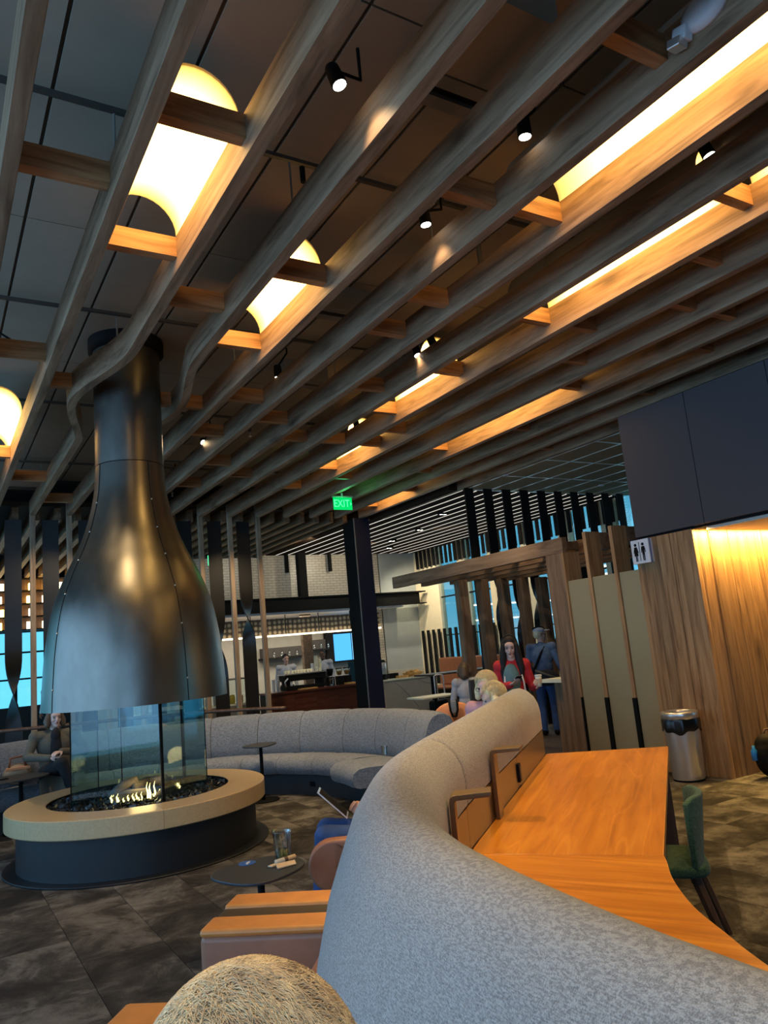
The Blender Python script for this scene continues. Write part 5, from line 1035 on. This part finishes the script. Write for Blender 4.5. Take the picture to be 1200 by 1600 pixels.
# two blond women talking behind the partition
t, q, P, HR, X = person('blond woman with glasses, left of the two behind the partition', (4.66, 5.95, 0), (-.82, -.42), 'sit', skin='skinpale', top='pink', seat=.505, hair=('bob', 'hairblond'), head=(-.15, -.15))
strands(t, P, HR, 'hairblond', 1800, .06, .0013, 5, zmin=-.3, rad=(.086, .098, .090), cen=(0, -.022, .054))
for sd in (-1, 1): build(MB().tube([P(sd*.032+.024*cos(a), .098, .004+.018*sin(a)) for a in [2*pi*i/12 for i in range(13)]], .002, 5, False), 'glasses_rim', 'black', t)
build(MB().tube([P(.056, .095, .006), P(.078, .0, .012)], .002, 5), 'glasses_temple', 'black', t); build(MB().tube([P(-.056, .095, .006), P(-.078, .0, .012)], .002, 5), 'glasses_temple', 'black', t)
t, q, P, HR, X = person('blond woman in a grey hoodie, right of the two behind the partition', (4.52, 5.56, 0), (-.85, .40), 'sit', skin='skinpale', top='greyhood', seat=.49, hair=('bob', 'hairblond'), head=(.0, -.2), J=dict(head=(0, .07, 1.185), neck=(0, -.0, 1.035)))
strands(t, P, HR, 'hairblond', 1800, .06, .0013, 6, zmin=-.3, rad=(.086, .098, .090), cen=(0, -.022, .054))
m = MB(); m.cap(q['neck']+Vector((.10, .02, .01)), q['neck']+Vector((.02, -.10, .02)), .05, .05, 10); m.cap(q['neck']+Vector((.02, -.10, .02)), q['neck']+Vector((-.09, -.06, .0)), .05, .04, 10); remesh(m, 'hood', 'greyhood', t, .012, 3)
# woman in red
t, q, P, HR, X = person('woman in a red jacket looking at her phone', (5.98, 7.08, 0), (-.60, -.80), 'stand', .985, thick=.84, skin='skinpale', top='redcloth', bottom='blackcloth', shoes='white', hair=('long', 'hairblack'), head=(-.10, -.22),
    J=dict(Rel=(.215, -.02, 1.15), Rwr=(.06, .25, 1.20), Lel=(-.225, -.02, 1.14), Lwr=(-.25, .22, 1.17), Rsh=(.15, -.01, 1.405), Lsh=(-.15, -.01, 1.405)), hands=(((-.55, .72, .25), (-.3, .3, .9), .45), ((-.1, .9, .30), (1, .1, 0), .75)), vox=.009)
m = MB(X @ Matrix.Scale(.985, 4)); m.ell((.02, .068, 1.25), (.105, .078, .19), None, 16, 10); m.ell((.02, .065, 1.02), (.115, .075, .18)); build(m, 'teal_top', 'teal', t, True)
for sd in (-1, 1): m = MB(X @ Matrix.Scale(.985, 4)); m.tube([(sd*.10, .10, 1.30), (sd*.112, .118, 1.22), (sd*.118, .125, 1.12), (sd*.12, .12, .98)], [.008, .010, .010, .010], 8); build(m, 'white_trim', 'stripewhite', t, True)
m = MB(); m.tube([P(.086*cos(a), -.02+.0*a, .05+.095*sin(a)) for a in [pi*i/12 for i in range(13)]], .012, 8); build(m, 'headband', 'hairblack', t, True)
ph = X @ Vector((-.02, .33, 1.245)); t2 = thing('mobile_phone', 'phone in the right hand of the woman in red', 'phone', ph); build(MB().obox(ph, (.075, .14, .009), rz_of((-.6, -.8))+.5, .5), 'phone_case', 'black', t2, False, .003); build(MB().obox(ph+Vector((0, 0, .006)), (.07, .135, .003), rz_of((-.6, -.8))+.5, .5), 'phone_screen', 'steel', t2)
cp = X @ Vector((-.265, .315, 1.14)); t2 = thing('takeaway_cup', 'pale takeaway cup in the left hand of the woman in red', 'cup', cp); build(MB().lathe([(.027, 0), (.038, .12)], cp, 16), 'cup', 'creamcup', t2, True); build(MB().lathe([(.041, .118), (.041, .128), (.036, .135)], cp, 16), 'lid', 'white', t2, True); build(MB().lathe([(.034, .04), (.0375, .09)], cp, 16, False), 'sleeve', 'paper', t2, True)
# man with the cap
t, q, P, HR, X = person('man with a striped cap and denim shirt standing under the pergola', (9.15, 10.0, .012), (.80, .60), 'stand', 1.04, skin='skin', top='denimshirt', bottom='jean', shoes='black', hair=('short', 'hairgrey'), head=(-1.15, 0),
    J=dict(Rel=(.27, .0, 1.12), Rwr=(.30, .16, .90), Lel=(-.25, -.02, 1.13), Lwr=(-.2, .18, 1.0)), hands=(.3, .5), thick=1.1)
m = MB(); m.ell(P(0, -.012, .075), (.088, .105, .066), HR, 18, 10); cp_ = remesh(m, 'cap', 'greyshirt', t, .01, 2); m = MB(); m.ell(P(0, .125, .068), (.07, .07, .012), HR, 14, 6); build(m, 'brim', 'white', cp_, True)
for a in (-.5, 0.1, .7): m = MB(); m.tube([P(.092*sin(a)*cos(b), -.012+.109*sin(b), .078+.068*cos(b)*cos(a*.9)) for b in [-1.3+.26*i for i in range(11)]], .007, 6); build(m, 'stripe', 'black', cp_, True)
for sd in (1,): build(MB().tube([P(.078, .0, .01), P(.05, .095, .008)], .003, 5), 'glasses_temple', 'black', t)
build(MB().tube([X @ Vector(v) for v in [(.12, .10, 1.52), (.10, -.03, 1.535), (.0, -.15, 1.36), (-.13, -.16, 1.12), (-.21, -.06, .98)]], .022, 8), 'bag_strap', 'black', t, True)
t2 = thing('messenger_bag', 'dark green messenger bag on the hip of the man with the cap', 'bag', X @ Vector((.1, -.22, .98))); m = MB(X); m.ell((.08, -.22, .97), (.21, .085, .14)); remesh(m, 'bag', 'blackcloth', t2, .012, 4); build(MB().tube([X @ Vector(v) for v in [(-.1, -.25, 1.1), (.1, -.31, 1.02), (.27, -.25, .95)]], .018, 6), 'flap_edge', 'olive', t2, True)
# person in grey with their back to the camera
t, q, P, HR, X = person('person in a pale grey shirt sitting with the back turned near the suitcase', (7.85, 10.55, 0), (.3, .95), 'sit', skin='skinpale', top='greyshirt', bottom='blackcloth', seat=.47, hair=('bob', 'hairbrown'), head=(-.5, 0))
t = thing('cafe_chair', 'plain dark chair under the person in pale grey', 'chair', (7.85, 10.5, 0)); build(MB().box(7.63, 8.07, 10.3, 10.78, .42, .46), 'seat', 'slate', t, False, .012)
for sx in (-1, 1):
    for sy in (-1, 1): build(MB().tube([(7.85+.18*sx, 10.54+.18*sy, .43), (7.85+.2*sx, 10.54+.2*sy, 0)], .015, 8), 'leg', 'black', t)
# two baristas
person('barista with black hair in a pale shirt, left of the pillar', (7.93, 18.25, 0), (-.25, -1), 'stand', 1.02, skin='skin', top='greyshirt', bottom='blackcloth', hair=('short', 'hairblack'), head=(.25, -.1), group='baristas behind the bar')
t, q, P, HR, X = person('barista in a grey blue shirt and black apron, right of the pillar', (9.0, 18.25, 0), (-.8, -.6), 'stand', 1.04, skin='skindark', top='greyshirt', bottom='blackcloth', hair=('short', 'hairblack'), head=(.2, -.1), group='baristas behind the bar')
m = MB(X); m.ell((0, .05, 1.05), (.15, .12, .3)); build(m, 'apron', 'blackcloth', t, True)
# person far away by the left windows
person('person in a white shirt far away behind the left posts', (2.75, 21.5, 0), (-.6, -.8), 'stand', .98, skin='skin', top='white', bottom='blackcloth', hair=('short', 'hairbrown'))
